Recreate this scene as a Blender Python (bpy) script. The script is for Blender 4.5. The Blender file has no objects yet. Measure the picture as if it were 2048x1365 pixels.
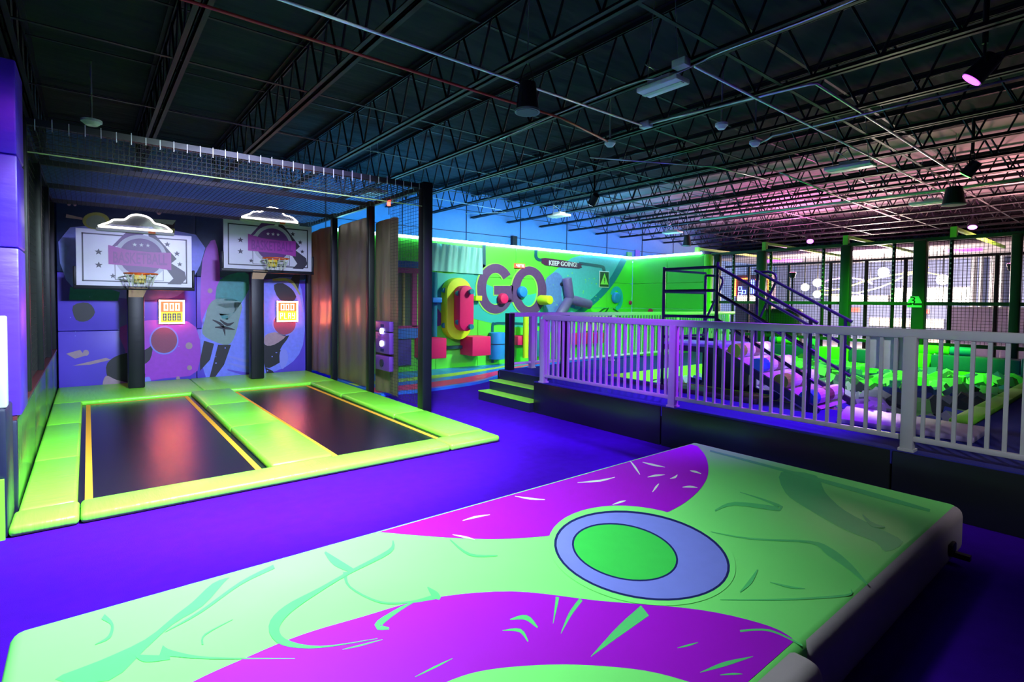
import bpy, bmesh, math, random
from mathutils import Vector, Matrix
from mathutils.geometry import tessellate_polygon
R = random.Random(7)
sc = bpy.context.scene
col = sc.collection
D = bpy.data
# ------------------------------------------------------------------ camera
F_PX, YAW, PITCH, ROLL, CY, EYE = 1056.985, .676565, .0322678, .0112261, 638.5, 1.6
def basis():
    F = Vector((math.sin(YAW), math.cos(YAW), 0)); Rt = Vector((math.cos(YAW), -math.sin(YAW), 0)); U = Vector((0, 0, 1))
    F2 = F*math.cos(PITCH) - U*math.sin(PITCH); U2 = U*math.cos(PITCH) + F*math.sin(PITCH)
    return Rt*math.cos(ROLL) + U2*math.sin(ROLL), U2*math.cos(ROLL) - Rt*math.sin(ROLL), F2
CR, CU, CF = basis()
cd = D.cameras.new('camera'); cam = D.objects.new('camera', cd); col.objects.link(cam)
cd.sensor_fit = 'HORIZONTAL'; cd.sensor_width = 36; cd.lens = F_PX/2048*36; cd.shift_y = (CY-682.5)/2048
cd.clip_start = .05; cd.clip_end = 200
m4 = Matrix((CR, CU, -CF)).transposed().to_4x4(); m4.translation = (0, 0, EYE); cam.matrix_world = m4
sc.camera = cam
def wp(u, v, x=None, y=None, z=None):
    """survey helper: the point of a real plane (x=, y= or z=) that the photograph shows at u, v"""
    d = CR*((u-1024)/F_PX) + CU*((CY-v)/F_PX) + CF
    k, val = (0, x) if x is not None else (1, y) if y is not None else (2, z)
    o = Vector((0, 0, EYE)); return o + d*((val-o[k])/d[k])
# ------------------------------------------------------------------ world, exposure
vs = sc.view_settings; vs.view_transform = 'Standard'; vs.look = 'None'; vs.gamma = 1; vs.use_curve_mapping = False; vs.exposure = 0.0
w = D.worlds.new('world'); sc.world = w; w.use_nodes = True
w.node_tree.nodes['Background'].inputs[0].default_value = (.2, .25, .5, 1); w.node_tree.nodes['Background'].inputs[1].default_value = .012
# ------------------------------------------------------------------ materials
MATS = {}
def M(name, c=(.5, .5, .5), rough=.6, metal=0., bump=0., bs=40., var=.12, spec=.5, em=None, es=0., alpha=1., trans=0., stretch=None, dist=.01, nscale=None):
    if name in MATS: return MATS[name]
    m = D.materials.new(name); m.use_nodes = True; nt = m.node_tree; N = nt.nodes; L = nt.links
    b = N['Principled BSDF']; b.inputs['Roughness'].default_value = rough; b.inputs['Metallic'].default_value = metal
    b.inputs['Specular IOR Level'].default_value = spec; b.inputs['Alpha'].default_value = alpha
    b.inputs['Transmission Weight'].default_value = trans
    tc = N.new('ShaderNodeTexCoord'); mp = N.new('ShaderNodeMapping'); L.new(tc.outputs['Object'], mp.inputs[0])
    if stretch: mp.inputs['Scale'].default_value = stretch
    no = N.new('ShaderNodeTexNoise'); no.inputs['Scale'].default_value = nscale or bs*.35; no.inputs['Detail'].default_value = 4; L.new(mp.outputs[0], no.inputs[0])
    mx = N.new('ShaderNodeMix'); mx.data_type = 'RGBA'; L.new(no.outputs[0], mx.inputs[0])
    mx.inputs[6].default_value = (*[max(0, x*(1-var)) for x in c], 1); mx.inputs[7].default_value = (*[min(1, x*(1+var)) for x in c], 1)
    L.new(mx.outputs[2], b.inputs['Base Color'])
    if bump:
        n2 = N.new('ShaderNodeTexNoise'); n2.inputs['Scale'].default_value = bs; n2.inputs['Detail'].default_value = 3; L.new(mp.outputs[0], n2.inputs[0])
        bp = N.new('ShaderNodeBump'); bp.inputs['Strength'].default_value = bump; bp.inputs['Distance'].default_value = dist
        L.new(n2.outputs[0], bp.inputs['Height']); L.new(bp.outputs[0], b.inputs['Normal'])
    if em:
        b.inputs['Emission Color'].default_value = (*em, 1); b.inputs['Emission Strength'].default_value = es
    MATS[name] = m; return m
carpet = M('carpet', (.05, .0, .40), .95, bump=.5, bs=260, var=.22, spec=.1, nscale=9)  # violet light on navy carpet is put into this colour
deckcarpet = M('deck_carpet', (.035, .04, .30), .95, bump=.4, bs=260, var=.2, spec=.1)
lime = M('lime_vinyl', (.26, .97, .06), .33, bump=.25, bs=3.2, var=.05, stretch=(1, 7, 1), dist=.03)
limex = M('lime_vinyl_cross', (.26, .97, .06), .33, bump=.25, bs=3.2, var=.05, stretch=(7, 1, 1), dist=.03)
limeflat = M('lime_smooth', (.27, .94, .05), .55, spec=.25, bump=.08, bs=6, var=.05)
blackv = M('black_vinyl', (.006, .007, .012), .45, spec=.3, bump=.25, bs=6, var=.2, stretch=(1, 1, 2.5))
navyv = M('navy_vinyl', (.012, .014, .045), .4, bump=.2, bs=8, var=.2)
violet_lit_navy = M('navy_vinyl_violet_lit', (.07, .02, .50), .38, bump=.3, bs=5, var=.1, stretch=(1, 1, 3))  # navy vinyl with the violet light put into its colour
blackm = M('black_metal', (.012, .012, .016), .4, metal=.3, var=.2)
joistm = M('joist_black_paint', (.009, .010, .012), .5, spec=.3, var=.3)
deckm = M('ceiling_fabric', (.020, .025, .027), .9, spec=.2, bump=.6, bs=1.2, var=.35, dist=.12, stretch=(.6, 2, 1))
rope = M('net_cord', (.015, .015, .018), .8, var=.2)
whitem = M('white_metal', (.50, .50, .53), .4, var=.06)
galv = M('galvanised_steel', (.6, .62, .66), .3, metal=.7, var=.1)
redpipe = M('red_pipe', (.45, .03, .02), .45, var=.1)
bedm = M('trampoline_weave', (.006, .003, .014), .27, bump=.15, bs=500, var=.3, spec=.45, dist=.002)
orangem = M('orange_webbing', (1., .42, .03), .7, bump=.2, bs=200, var=.05)
offwhite = M('white_paint', (.75, .75, .76), .5, var=.05)
lav = M('lavender_print', (.22, .24, .78), .6, spec=.2, var=.05)
navyp = M('navy_print', (.010, .012, .12), .6, spec=.2, var=.05)
blueprint = M('blue_print', (.05, .09, .72), .45, var=.06)
magp = M('magenta_print', (.42, .0, .64), .6, spec=.2, bump=.06, bs=10, var=.05)
mint = M('mint_lime_print', (.24, .92, .20), .6, spec=.2, bump=.06, bs=8, var=.04)
dgreen = M('shade_green_print', (.10, .62, .17), .6, spec=.2, var=.05)
pinkgrey = M('pale_mat_lining', (.50, .40, .42), .6, bump=.2, bs=14, var=.08)
bronze = M('bronze_curtain', (.17, .12, .085), .36, bump=.25, bs=3, var=.15, stretch=(1, 1, .35), dist=.03)
concrete = M('painted_block_wall', (.12, .22, .48), .8, bump=.15, bs=30, var=.08)
whitegl = M('white_glow', (.9, .9, .9), .5, em=(1, .92, .85), es=9)
pinkf = M('hot_pink_foam', (.85, .005, .12), .6, bump=.05, bs=40, var=.05)
yellf = M('acid_yellow_foam', (.72, .88, .01), .6, bump=.05, bs=40, var=.05)
bluef = M('sky_blue_foam', (.02, .25, .72), .55, var=.05)
tealf = M('teal_foam', (.01, .22, .27), .55, var=.08)
# ------------------------------------------------------------------ helpers
class B:
    """mesh collector in world coordinates"""
    def __init__(s): s.v = []; s.f = []
    def add(s, vs, fs):
        n = len(s.v); s.v += [tuple(v) for v in vs]; s.f += [tuple(i+n for i in f) for f in fs]; return s
    def box(s, x0, x1, y0, y1, z0, z1):
        return s.add([(x0,y0,z0),(x1,y0,z0),(x1,y1,z0),(x0,y1,z0),(x0,y0,z1),(x1,y0,z1),(x1,y1,z1),(x0,y1,z1)],
                     [(0,3,2,1),(4,5,6,7),(0,1,5,4),(1,2,6,5),(2,3,7,6),(3,0,4,7)])
    def cyl(s, a, b, r, n=10, r2=None, cap=True):
        a, b = Vector(a), Vector(b); r2 = r if r2 is None else r2
        d = (b-a).normalized(); t = Vector((0,0,1)) if abs(d.z) < .9 else Vector((1,0,0)); p = d.cross(t).normalized(); q = d.cross(p)
        vs = []
        for i in range(n):
            an = 2*math.pi*i/n; o = p*math.cos(an)+q*math.sin(an); vs += [a+o*r, b+o*r2]
        fs = [(2*i, 2*i+1, (2*i+3) % (2*n), (2*i+2) % (2*n)) for i in range(n)]
        if cap: fs += [tuple(range(0, 2*n, 2)), tuple(range(2*n-1, 0, -2))]
        return s.add(vs, fs)
    def bar(s, a, b, w, h=None):
        """square bar"""
        a, b = Vector(a), Vector(b); h = h or w; d = (b-a).normalized(); t = Vector((0,0,1)) if abs(d.z) < .95 else Vector((1,0,0))
        p = d.cross(t).normalized()*w/2; q = d.cross(p).normalized()*h/2
        return s.add([a-p-q,a+p-q,a+p+q,a-p+q,b-p-q,b+p-q,b+p+q,b-p+q], [(0,3,2,1),(4,5,6,7),(0,1,5,4),(1,2,6,5),(2,3,7,6),(3,0,4,7)])
    def tube(s, pts, r, n=8, closed=False):
        pts = [Vector(p) for p in pts]; k = len(pts); vs = []; fs = []
        prev = None
        for i, p in enumerate(pts):
            a = pts[(i-1) % k] if (closed or i > 0) else p; b = pts[(i+1) % k] if (closed or i < k-1) else p
            d = (b-a).normalized()
            if prev is None:
                t = Vector((0,0,1)) if abs(d.z) < .9 else Vector((1,0,0)); u = d.cross(t).normalized()
            else: u = (prev - d*prev.dot(d)).normalized()
            prev = u; q = d.cross(u)
            for j in range(n):
                an = 2*math.pi*j/n; vs.append(p + (u*math.cos(an)+q*math.sin(an))*r)
        for i in range(k if closed else k-1):
            for j in range(n):
                a = i*n+j; b = i*n+(j+1) % n; c = ((i+1) % k)*n; fs.append((a, b, c+(j+1) % n, c+j))
        if not closed: fs += [tuple(range(n-1, -1, -1)), tuple(range((k-1)*n, k*n))]
        return s.add(vs, fs)
    def prism(s, pts, d):
        """flat outline given as 3-D points, extruded by vector d"""
        pts = [Vector(p) for p in pts]; d = Vector(d); n = len(pts)
        tri = tessellate_polygon([pts]); vs = pts+[p+d for p in pts]
        fs = [tuple(t) for t in tri]+[tuple(i+n for i in reversed(t)) for t in tri]
        fs += [(i, (i+1) % n, (i+1) % n+n, i+n) for i in range(n)]
        return s.add(vs, fs)
    def sphere(s, c, r, n=12, m=8, zs=1.):
        c = Vector(c); vs = [c+Vector((0,0,r*zs))]
        for i in range(1, m):
            th = math.pi*i/m
            for j in range(n):
                ph = 2*math.pi*j/n; vs.append(c+Vector((r*math.sin(th)*math.cos(ph), r*math.sin(th)*math.sin(ph), r*zs*math.cos(th))))
        vs.append(c-Vector((0,0,r*zs))); fs = [(0, 1+j, 1+(j+1) % n) for j in range(n)]
        for i in range(m-2):
            for j in range(n):
                a = 1+i*n+j; b = 1+i*n+(j+1) % n; fs.append((a, a+n, b+n, b))
        e = len(vs)-1; o = 1+(m-2)*n; fs += [(e, o+(j+1) % n, o+j) for j in range(n)]
        return s.add(vs, fs)
    def build(s, name, mat, parent=None, loc=None, smooth=False, bevel=0, seg=2, kind=None):
        base = Vector(parent.get('_o', (0,0,0))) if parent is not None else Vector(loc if loc is not None else s.v[0])
        me = D.meshes.new(name); me.from_pydata([Vector(v)-base for v in s.v], [], s.f)
        bm = bmesh.new(); bm.from_mesh(me)
        flat = [f.normal.copy() for f in bm.faces] if bevel else []
        if bevel:
            bmesh.ops.recalc_face_normals(bm, faces=bm.faces); flat = [f.normal.copy() for f in bm.faces]
            bmesh.ops.bevel(bm, geom=[e for e in bm.edges if len(e.link_faces) == 2 and e.calc_face_angle(0) > .5], offset=bevel, segments=seg, affect='EDGES', profile=.5)
        bmesh.ops.recalc_face_normals(bm, faces=bm.faces); bm.to_mesh(me); bm.free()
        if smooth or bevel:
            for p in me.polygons: p.use_smooth = smooth or len(flat) > 8 or not any(abs(p.normal.dot(n)) > .9995 for n in flat)
            if not smooth or bevel: me.set_sharp_from_angle(angle=math.radians(40))
        me.materials.append(mat); o = D.objects.new(name, me); col.objects.link(o)
        if parent is not None: o.parent = parent
        else: o.location = base
        o['_o'] = tuple(base)
        if kind: o['kind'] = kind
        return o
def tag(o, label, cat, group=None):
    o['label'] = label; o['category'] = cat
    if group: o['group'] = group
    return o
def T(name, label, cat, loc, group=None):
    o = D.objects.new(name, None); o.empty_display_size = .1; col.objects.link(o); o.location = loc; o['_o'] = tuple(loc)
    return tag(o, label, cat, group)
def S(o): o['kind'] = 'structure'; return o
def inst(o, parent, mat4):
    """linked copy of a part's mesh under parent, placed by mat4 (world)"""
    c = D.objects.new(o.name.split('.')[0], o.data); col.objects.link(c); c.parent = parent
    c.matrix_local = Matrix.Translation(-Vector(parent['_o'])) @ mat4; return c
def smooth_poly(pts, n=6, closed=True):
    out = []; k = len(pts)
    for i in range(k if closed else k-1):
        p0, p1, p2, p3 = [Vector(pts[j % k]) if closed else Vector(pts[max(0, min(k-1, j))]) for j in (i-1, i, i+1, i+2)]
        for t in range(n):
            a = t/n; out.append(.5*((2*p1)+(p2-p0)*a+(2*p0-5*p1+4*p2-p3)*a*a+(3*p1-p0-3*p2+p3)*a**3))
    if not closed: out.append(Vector(pts[-1]))
    return out
def stroke(pts, ws, n=6):
    """brush-stroke outline in 2-D pixels with width at every point"""
    c = smooth_poly([(p[0], p[1], w) for p, w in zip(pts, ws)], n, False); lft = []; rgt = []
    for i, p in enumerate(c):
        a = c[max(0, i-1)]; b = c[min(len(c)-1, i+1)]; d = Vector((b.x-a.x, b.y-a.y)); d = d.normalized() if d.length else Vector((1, 0))
        h = max(.4, p.z)/2; lft.append((p.x-d.y*h, p.y+d.x*h)); rgt.append((p.x+d.y*h, p.y-d.x*h))
    return lft+rgt[::-1]
def ell(cx, cy, a, b, rot=0, n=48, t0=0, t1=360):
    r = math.radians(rot); out = []
    for i in range(n):
        t = math.radians(t0+(t1-t0)*i/n); x = a*math.cos(t); y = b*math.sin(t); out.append((cx+x*math.cos(r)-y*math.sin(r), cy+x*math.sin(r)+y*math.cos(r)))
    return out
def decal(name, px, mat, parent, th=(0,0,.002), **pl):
    """a printed area: outline surveyed on the real plane, extruded to film thickness"""
    return B().prism([wp(u, v, **pl) for u, v in px], th).build(name, mat, parent)
def text_mesh(name, s, mat, parent, loc, size, width=None, height=None, rot=(math.pi/2, 0, 0), ext=.004, off=0.):
    cu = D.curves.new(name, 'FONT'); cu.body = s; cu.size = size; cu.extrude = ext; cu.offset = off; cu.align_x = 'CENTER'; cu.align_y = 'CENTER'; cu.resolution_u = 3
    t = D.objects.new('tmp_text', cu); col.objects.link(t); dg = bpy.context.evaluated_depsgraph_get()
    me = D.meshes.new_from_object(t.evaluated_get(dg)); D.objects.remove(t); D.curves.remove(cu)
    xs = [v.co.x for v in me.vertices]; ys = [v.co.y for v in me.vertices]
    sx = width/(max(xs)-min(xs)) if width else 1; sy = height/(max(ys)-min(ys)) if height else 1
    cx, cyy = (max(xs)+min(xs))/2, (max(ys)+min(ys))/2
    me.transform(Matrix.Diagonal((sx, sy, 1, 1)) @ Matrix.Translation((-cx, -cyy, 0)))
    me.materials.clear(); me.materials.append(mat); o = D.objects.new(name, me); col.objects.link(o); o.parent = parent
    o.location = Vector(loc)-Vector(parent['_o']); o.rotation_euler = rot; return o
SEG = {'0':'abcdef','1':'bc','4':'fgbc','5':'afgcd','7':'abc','8':'abcdefg','9':'abcdfg','P':'abefg','L':'def','A':'abcefg','Y':'fgbcd'}
def seg_text(name, s, mat, parent, x0, x1, z0, z1, y, th=None, cap=.004):
    n = len(s); cw = (x1-x0)/n; th = th or (z1-z0)*.13
    for i, ch in enumerate(s):
        if ch == ' ': continue
        a = x0+cw*(i+.14); b = x0+cw*(i+.86); zm = (z0+z1)/2; bb = B()
        for k in SEG[ch]:
            r = {'a':(a,b,z1-th,z1),'g':(a,b,zm-th/2,zm+th/2),'d':(a,b,z0,z0+th),'f':(a,a+th,zm,z1),'b':(b-th,b,zm,z1),'e':(a,a+th,z0,zm),'c':(b-th,b,z0,zm)}[k]
            bb.box(r[0], r[1], y-cap, y, r[2], r[3])
        bb.build(name, mat, parent)
def star(cx, cz, r, y):
    return [Vector((cx+(r if i % 2 == 0 else r*.42)*math.sin(math.pi*i/5), y, cz+(r if i % 2 == 0 else r*.42)*math.cos(math.pi*i/5))) for i in range(10)]
def spot(name, loc, aim, power, color, ang=70, blend=.6, size=.15):
    l = D.lights.new(name, 'SPOT'); l.energy = power; l.color = color; l.spot_size = math.radians(ang); l.spot_blend = blend; l.shadow_soft_size = size
    o = D.objects.new(name, l); col.objects.link(o); o.location = loc
    o.rotation_euler = (Vector(aim)-Vector(loc)).to_track_quat('-Z', 'Y').to_euler(); return o
def point(name, loc, power, color, size=.2):
    l = D.lights.new(name, 'POINT'); l.energy = power; l.color = color; l.shadow_soft_size = size
    o = D.objects.new(name, l); col.objects.link(o); o.location = loc; return o
# ------------------------------------------------------------------ main lamps (their housings are built with the ceiling things)
KEY = (.75, 3.4, 3.62)
spot('key_flood', KEY, (.6, 3.9, 0), 1850, (.74, 1., 1.0), 124, .95, .25)
spot('trampoline_fill', (1.5, 3.0, 3.62), (1.6, 6.8, 0), 2500, (.75, 1., 1.), 88, .55, .25)  # fill lamp added to brighten the trampoline pads
spot('rail_violet', (2.5, 2.2, 3.6), (5.1, 4.9, .8), 1300, (.36, .03, 1.), 44, .7, .12)
spot('pit_fill', (7.6, .2, 3.6), (7.9, 4.9, .3), 1300, (.85, 1., 1.), 46, .8, .15)  # fill lamp added to brighten the pit's lime wall and the ramp
spot('rail_fill', (1.6, -1.6, 3.6), (5.1, 1.0, 1.05), 420, (.9, .95, 1.), 34, .8, .15)  # fill lamp added behind the camera for the near end of the rail
spot('violet_can', (6.10, 1.15, 3.55), (5.75, 4.2, .5), 1150, (.33, .02, 1.), 80, .6, .1)
spot('green_can', (10.4, 2.0, 3.55), (10.9, 4.4, .4), 2800, (.08, 1., .04), 100, .6, .1)
spot('climb_fill', (8.2, 7.6, 3.6), (8.8, 10.4, 1.2), 800, (.7, 1., .95), 110, .7, .2)  # fill lamp added to light the lower climbing wall
spot('hoop_fill', (1.9, 2.7, 3.6), (1.65, 11.7, 1.3), 2100, (.45, .36, 1.), 40, .6, .15)  # fill lamp added out of view to tint the mural
spot('column_can', (.6, 2.6, 3.6), (-.7, 5.2, 2.0), 230, (.42, .04, 1.), 45, .7, .1)
# ------------------------------------------------------------------ the setting
S(B().box(-6, 34, -9, 12.2, -.2, 0).build('floor', carpet, loc=(0,0,0)))
S(B().box(-6, 34, 12.0, 12.3, 0, 4.8).build('wall_back', concrete, loc=(0,12,0)))
wb = D.objects['wall_back']
for i in range(14):
    B().box(4.2+i*1.9, 4.22+i*1.9, 11.985, 12, 2.6, 4.6).build('panel_joint', navyv, wb)
B().box(3.8, 30, 11.98, 12, 3.46, 3.475).build('panel_joint', navyv, wb)
B().box(9.55, 9.72, 11.9, 12, 2.9, 3.5).build('wall_strap', blackm, wb)
B().box(15.2, 15.45, 11.96, 12, 3.0, 3.5).build('paint_patch', M('violet_paint', (.25,.08,.5)), wb)
B().box(14.75, 15.0, 11.96, 12, 3.0, 3.4).build('paint_patch', M('green_paint', (.12,.4,.12)), wb)
S(B().box(-6.2, -6, -9, 12.2, 0, 4.8).build('wall_left', navyv, loc=(-6,0,0)))
S(B().box(-6, 34, -9.2, -9, 0, 4.8).build('wall_front', navyv, loc=(0,-9,0)))
lobbyw = M('lobby_wall', (.28, .34, .56), .8, var=.08)
S(B().box(26.1, 26.3, -9, 12.2, 0, 4.8).build('wall_right', lobbyw, loc=(26.1,0,0)))
S(B().box(11.2, 34, -9, 12.2, 4.56, 4.7).build('ceiling_court', M('court_roof_deck', (.22,.2,.2), .85, bump=.4, bs=1.5, var=.2, dist=.1), loc=(20,0,4.56)))  # deck paled here so the far ceiling reads as lit
ceil = S(B().box(-6, 11.2, -9, 12.2, 4.56, 4.7).build('ceiling', deckm, loc=(0,0,4.56)))
# joists: chords are the joist part, each web bar a sub-part on the near ones
JX = [.72+1.245*n for n in range(-3, 26)]
unit = B().cyl((0,0,0), (0,0,1), 1, 6).build('web_bar', joistm, loc=(0,0,0)); unit_me = unit.data; D.objects.remove(unit)
for x in JX:
    j = B()
    for z in (3.86, 4.5):
        for s in (-1, 1):
            j.box(x+s*.012, x+s*.062, -8.5, 12, z, z+.012); j.box(x+s*.012, x+s*.022, -8.5, 12, z if z < 4 else z-.05, z+.05 if z < 4 else z+.012)
    jo = j.build('ceiling_joist', joistm, ceil)
    near = 0 < x < 7.5
    bars = []; p = .58; y = -2.9
    while y < 11.9:
        bars += [((x, y, 3.89), (x, y+p*.46, 4.49)), ((x, y+p*.54, 4.49), (x, y+p, 3.89))]; y += p
    if near:
        for a, b in bars:
            a, b = Vector(a), Vector(b); o = D.objects.new('web_bar', unit_me); col.objects.link(o); o.parent = jo
            o.matrix_local = Matrix.Translation(a-Vector(jo['_o'])) @ (b-a).to_track_quat('Z', 'Y').to_matrix().to_4x4() @ Matrix.Diagonal((.013, .013, (b-a).length, 1))
    else:
        bb = B()
        for a, b in bars: bb.cyl(a, b, .013, 4, cap=False)
        bb.build('web_bars', joistm, jo, kind='stuff')
for y in (-1.4, .6, 2.6, 4.3, 6.0, 7.7, 9.4, 11.1):
    for z in (3.875, 4.47):
        B().box(-5, 32, y-.018+(z > 4)*.25, y+.018+(z > 4)*.25, z, z+.008).build('bridging_bar', joistm, ceil)
# ------------------------------------------------------------------ conduits, pipes and cables along the ceiling
cwhite = M('conduit_white', (.85,.86,.9), .3, metal=.2)
def pipe(name, label, cat, pts, r, mat):
    return tag(B().tube(pts, r, 8).build(name, mat, loc=pts[0], smooth=True), label, cat)
a = wp(564, 0, z=3.80); b = wp(1290, 248, z=3.80)
pipe('conduit', 'long white conduit crossing above the pendant speaker to a junction box', 'conduit', [(a.x-2, a.y, 3.80), (b.x, a.y, 3.80)], .013, cwhite); YA = a.y
a = wp(500, 61, z=3.72); b = wp(1120, 250, z=3.72)
pipe('sprinkler_pipe', 'thin dull red sprinkler pipe under the joists above the trampolines', 'pipe', [(a.x-3, a.y, 3.80), (b.x, a.y, 3.80), (wp(1215,283,z=3.8).x, wp(1215,283,z=3.8).y, 3.80)], .014, redpipe)
a = wp(1300, 247, z=3.82); b = wp(1620, 168, z=3.82); c = wp(1632, 167, z=3.82); d = wp(1901, 340, z=3.82)
pipe('conduit', 'bent steel conduit running down to the green lit speaker', 'conduit', [a, b, c, d], .016, galv)
a = wp(1515, 198, z=3.80); b = wp(1735, 310, z=3.80); e = wp(1900, 392, z=3.80)
pipe('conduit', 'straight pale conduit passing the smoke detectors to the far bay light', 'conduit', [wp(1390,133,z=3.8), a, b, e], .014, cwhite)
pipe('conduit', 'steel conduit with a kink near two smoke detectors', 'conduit', [wp(1515,288,z=3.8), wp(1535,279,z=3.8), wp(1545,272,z=3.8), wp(2048,152,z=3.8)], .013, galv)
pipe('cable', 'thin grey cable draped along a joist to the bay light', 'cable', smooth_poly([wp(1000,278,z=3.85), wp(1180,200,z=3.83), wp(1270,165,z=3.8), wp(1310,157,z=3.78), wp(1345,150,z=3.85), wp(1400,125,z=3.85), wp(1440,105,z=3.85), wp(1600,45,z=3.85), wp(1720,-5,z=3.85)], 5, False), .008, galv)
pipe('sprinkler_pipe', 'long green lit pipe spanning beneath the far joists', 'pipe', [wp(1400,440,z=3.8), wp(1905,378,z=3.8), wp(2048,357,z=3.8)], .03, M('green_lit_pipe', (.3,.5,.35), .4, metal=.4))  # green light on the pipe is put into its colour
pipe('conduit', 'conduit beyond the second smoke detector reaching towards the court', 'conduit', [wp(1180,315,z=3.8), wp(1430,334,z=3.8), wp(1545,362,z=3.8)], .012, galv)
pipe('conduit', 'bright conduit under the ceiling above the foam blocks', 'conduit', [wp(1560,345,z=3.8), wp(1680,395,z=3.8), wp(1800,440,z=3.8)], .014, cwhite)
pipe('cable', 'white cable hooked up beside the cage corner', 'cable', [wp(850,393,z=3.86), wp(1000,420,z=3.86), wp(1012,425,z=3.86), wp(930,428,z=3.86)], .008, offwhite)
for px, lab in (((1362,133), 'small junction box above the hanging bay light'), ((1292,254), 'small junction box where the white conduit ends')):
    p = wp(*px, z=3.8); tag(B().box(p.x-.05, p.x+.05, p.y-.07, p.y+.07, 3.79, 3.862).build('junction_box', whitem, loc=(p.x,p.y,3.79), bevel=.006), lab, 'junction box', 'ceiling junction boxes')
# speakers
def speaker(px, label, h=.27, r=.115, z=3.42):
    p = wp(*px, z=z+h/2); t = T('pendant_speaker', label, 'speaker', (p.x, p.y, z), 'pendant speakers')
    B().cyl((p.x,p.y,z), (p.x,p.y,z+h), r, 24, r*.68).build('body', blackm, t, smooth=False)
    B().cyl((p.x,p.y,z-.008), (p.x,p.y,z+.012), r*1.05, 24).build('rim', M('speaker_rim', (.12,.14,.16), .4), t)
    B().cyl((p.x,p.y,z-.012), (p.x,p.y,z-.004), r*.92, 24).build('grille', M('speaker_grille', (.06,.08,.09), .6), t)
    B().tube([(p.x-.1,p.y,z+h*.9), (p.x-.05,p.y,z+h+.12), (p.x,p.y,z+h+.2), (p.x+.05,p.y,z+h+.12), (p.x+.1,p.y,z+h*.9)], .006, 6).build('bracket', blackm, t)
    B().cyl((p.x,p.y,z+h+.18), (p.x,p.y,4.565), .006, 6).build('hanging_rod', galv, t)
speaker((1055, 195), 'dark pendant speaker hanging over the basketball cage corner')
speaker((1908, 392), 'pendant speaker lit green above the netted fence', z=3.35, h=.30, r=.165)
speaker((1374, 482), 'small far pendant speaker beneath the ceiling by the climbing wall', z=3.3, h=.30, r=.12)
# bay lights (switched off, white reflectors)
def bay(px, label, ln=.62, wd=.3, z=3.6, rot=0):
    p = wp(*px, z=z); t = T('bay_light', label, 'ceiling light', (p.x, p.y, z), 'switched off bay lights')
    B().box(p.x-wd/2, p.x+wd/2, p.y-ln/2, p.y+ln/2, z, z+.05).build('reflector', offwhite, t, bevel=.012)
    B().box(p.x-wd*.12, p.x+wd*.12, p.y-ln*.48, p.y+ln*.48, z-.008, z).build('lens', M('dull_lens', (.55,.62,.5), .3), t)
    B().box(p.x-wd*.3, p.x+wd*.3, p.y-.12, p.y+.12, z+.05, z+.1).build('driver_box', whitem, t)
    for s in (-1, 1):
        B().cyl((p.x, p.y+s*ln*.4, z+.05), (p.x, p.y+s*ln*.25, 4.565), .004, 5).build('suspension_wire', galv, t)
    B().tube(smooth_poly([(p.x,p.y,z+.1), (p.x+.1,p.y+.1,z+.2), (p.x,p.y+.2,z+.3), (p.x-.08,p.y+.1,z+.22), (p.x,p.y+.05,3.88)], 4, False), .006, 5).build('flex_cable', galv, t)
bay((1325,178), 'switched off white bay light hanging beside the cable bundle', .46, .22, 3.68)
bay((1700,338), 'switched off bay light under the joists over the foam pit', .6)
bay((1118,434), 'small bay light beneath joists above the climbing wall', .5)
bay((1345,467), 'bay light farthest back above the climbing corner', .5)
bay((748,389), 'bay light seen through the net roof of the cage', .6)
bay((1865,408), 'pale bay light next to the green lit speaker', .7)
def detector(px, label, r=.075):
    p = wp(*px, z=3.8); t = T('smoke_detector', label, 'smoke detector', (p.x, p.y, 3.77), 'smoke detectors')
    B().cyl((p.x,p.y,3.80), (p.x,p.y,3.83), r, 20).build('base', offwhite, t); B().cyl((p.x,p.y,3.76), (p.x,p.y,3.80), r*.55, 20, r*.95).build('sensor_dome', offwhite, t)
    B().cyl((p.x,p.y,3.83), (p.x,p.y,4.565), .012, 8).build('mount', galv, t)
detector((1220,288), 'smoke detector at the end of the red pipe')
detector((1443,252), 'smoke detector between the bay light and the kinked conduit')
detector((1510,287), 'smoke detector at the kinked end of a steel conduit')
detector((183,245), 'large pale ceiling sensor over the net cage front', .11)
# spotlight cans
def can(loc, aim, label, colr, es=30, r=.09, name='spotlight_can'):
    loc = Vector(loc); d = (Vector(aim)-loc).normalized(); t = T(name, label, 'spotlight', loc, 'coloured spotlight cans')
    B().cyl(loc+d*.02, loc-d*.2, r, 20, r*.8).build('housing', blackm, t)
    B().cyl(loc+d*.012, loc+d*.03, r*.85, 20).build('lens', M('lens_'+label[:9], colr, .3, em=colr, es=es), t)
    for s in (-1, 1):
        q = d.cross(Vector((0,0,1))).normalized()*r*1.1*s
        B().bar(loc-d*.1+q, Vector((loc.x, loc.y, 3.86))+q*.6-d*.1, .015).build('yoke_arm', blackm, t)
    B().cyl(Vector((loc.x, loc.y, 3.82))-d*.1, Vector((loc.x, loc.y, 4.565))-d*.1, .022, 10).build('clamp', blackm, t)
can((6.10, 1.15, 3.62), (5.5, 3.9, .5), 'violet spotlight can glowing at the top near the railing end', (.5,.05,1.), 7)
can((10.4, 2.0, 3.62), (10.8, 4.6, .4), 'emerald spotlight can aimed down at the foam pit', (.1,1.,.1), 8)
can((18.2, 7.35, 3.68), (15, 6, 0), 'purple spotlight can over the netted court, far side', (.6,.1,1.), 6, .11)
can((18.0, 3.3, 3.7), (16, 3, 0), 'lilac spotlight can over the netted court by the lobby', (.6,.15,1.), 7, .11)
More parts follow.
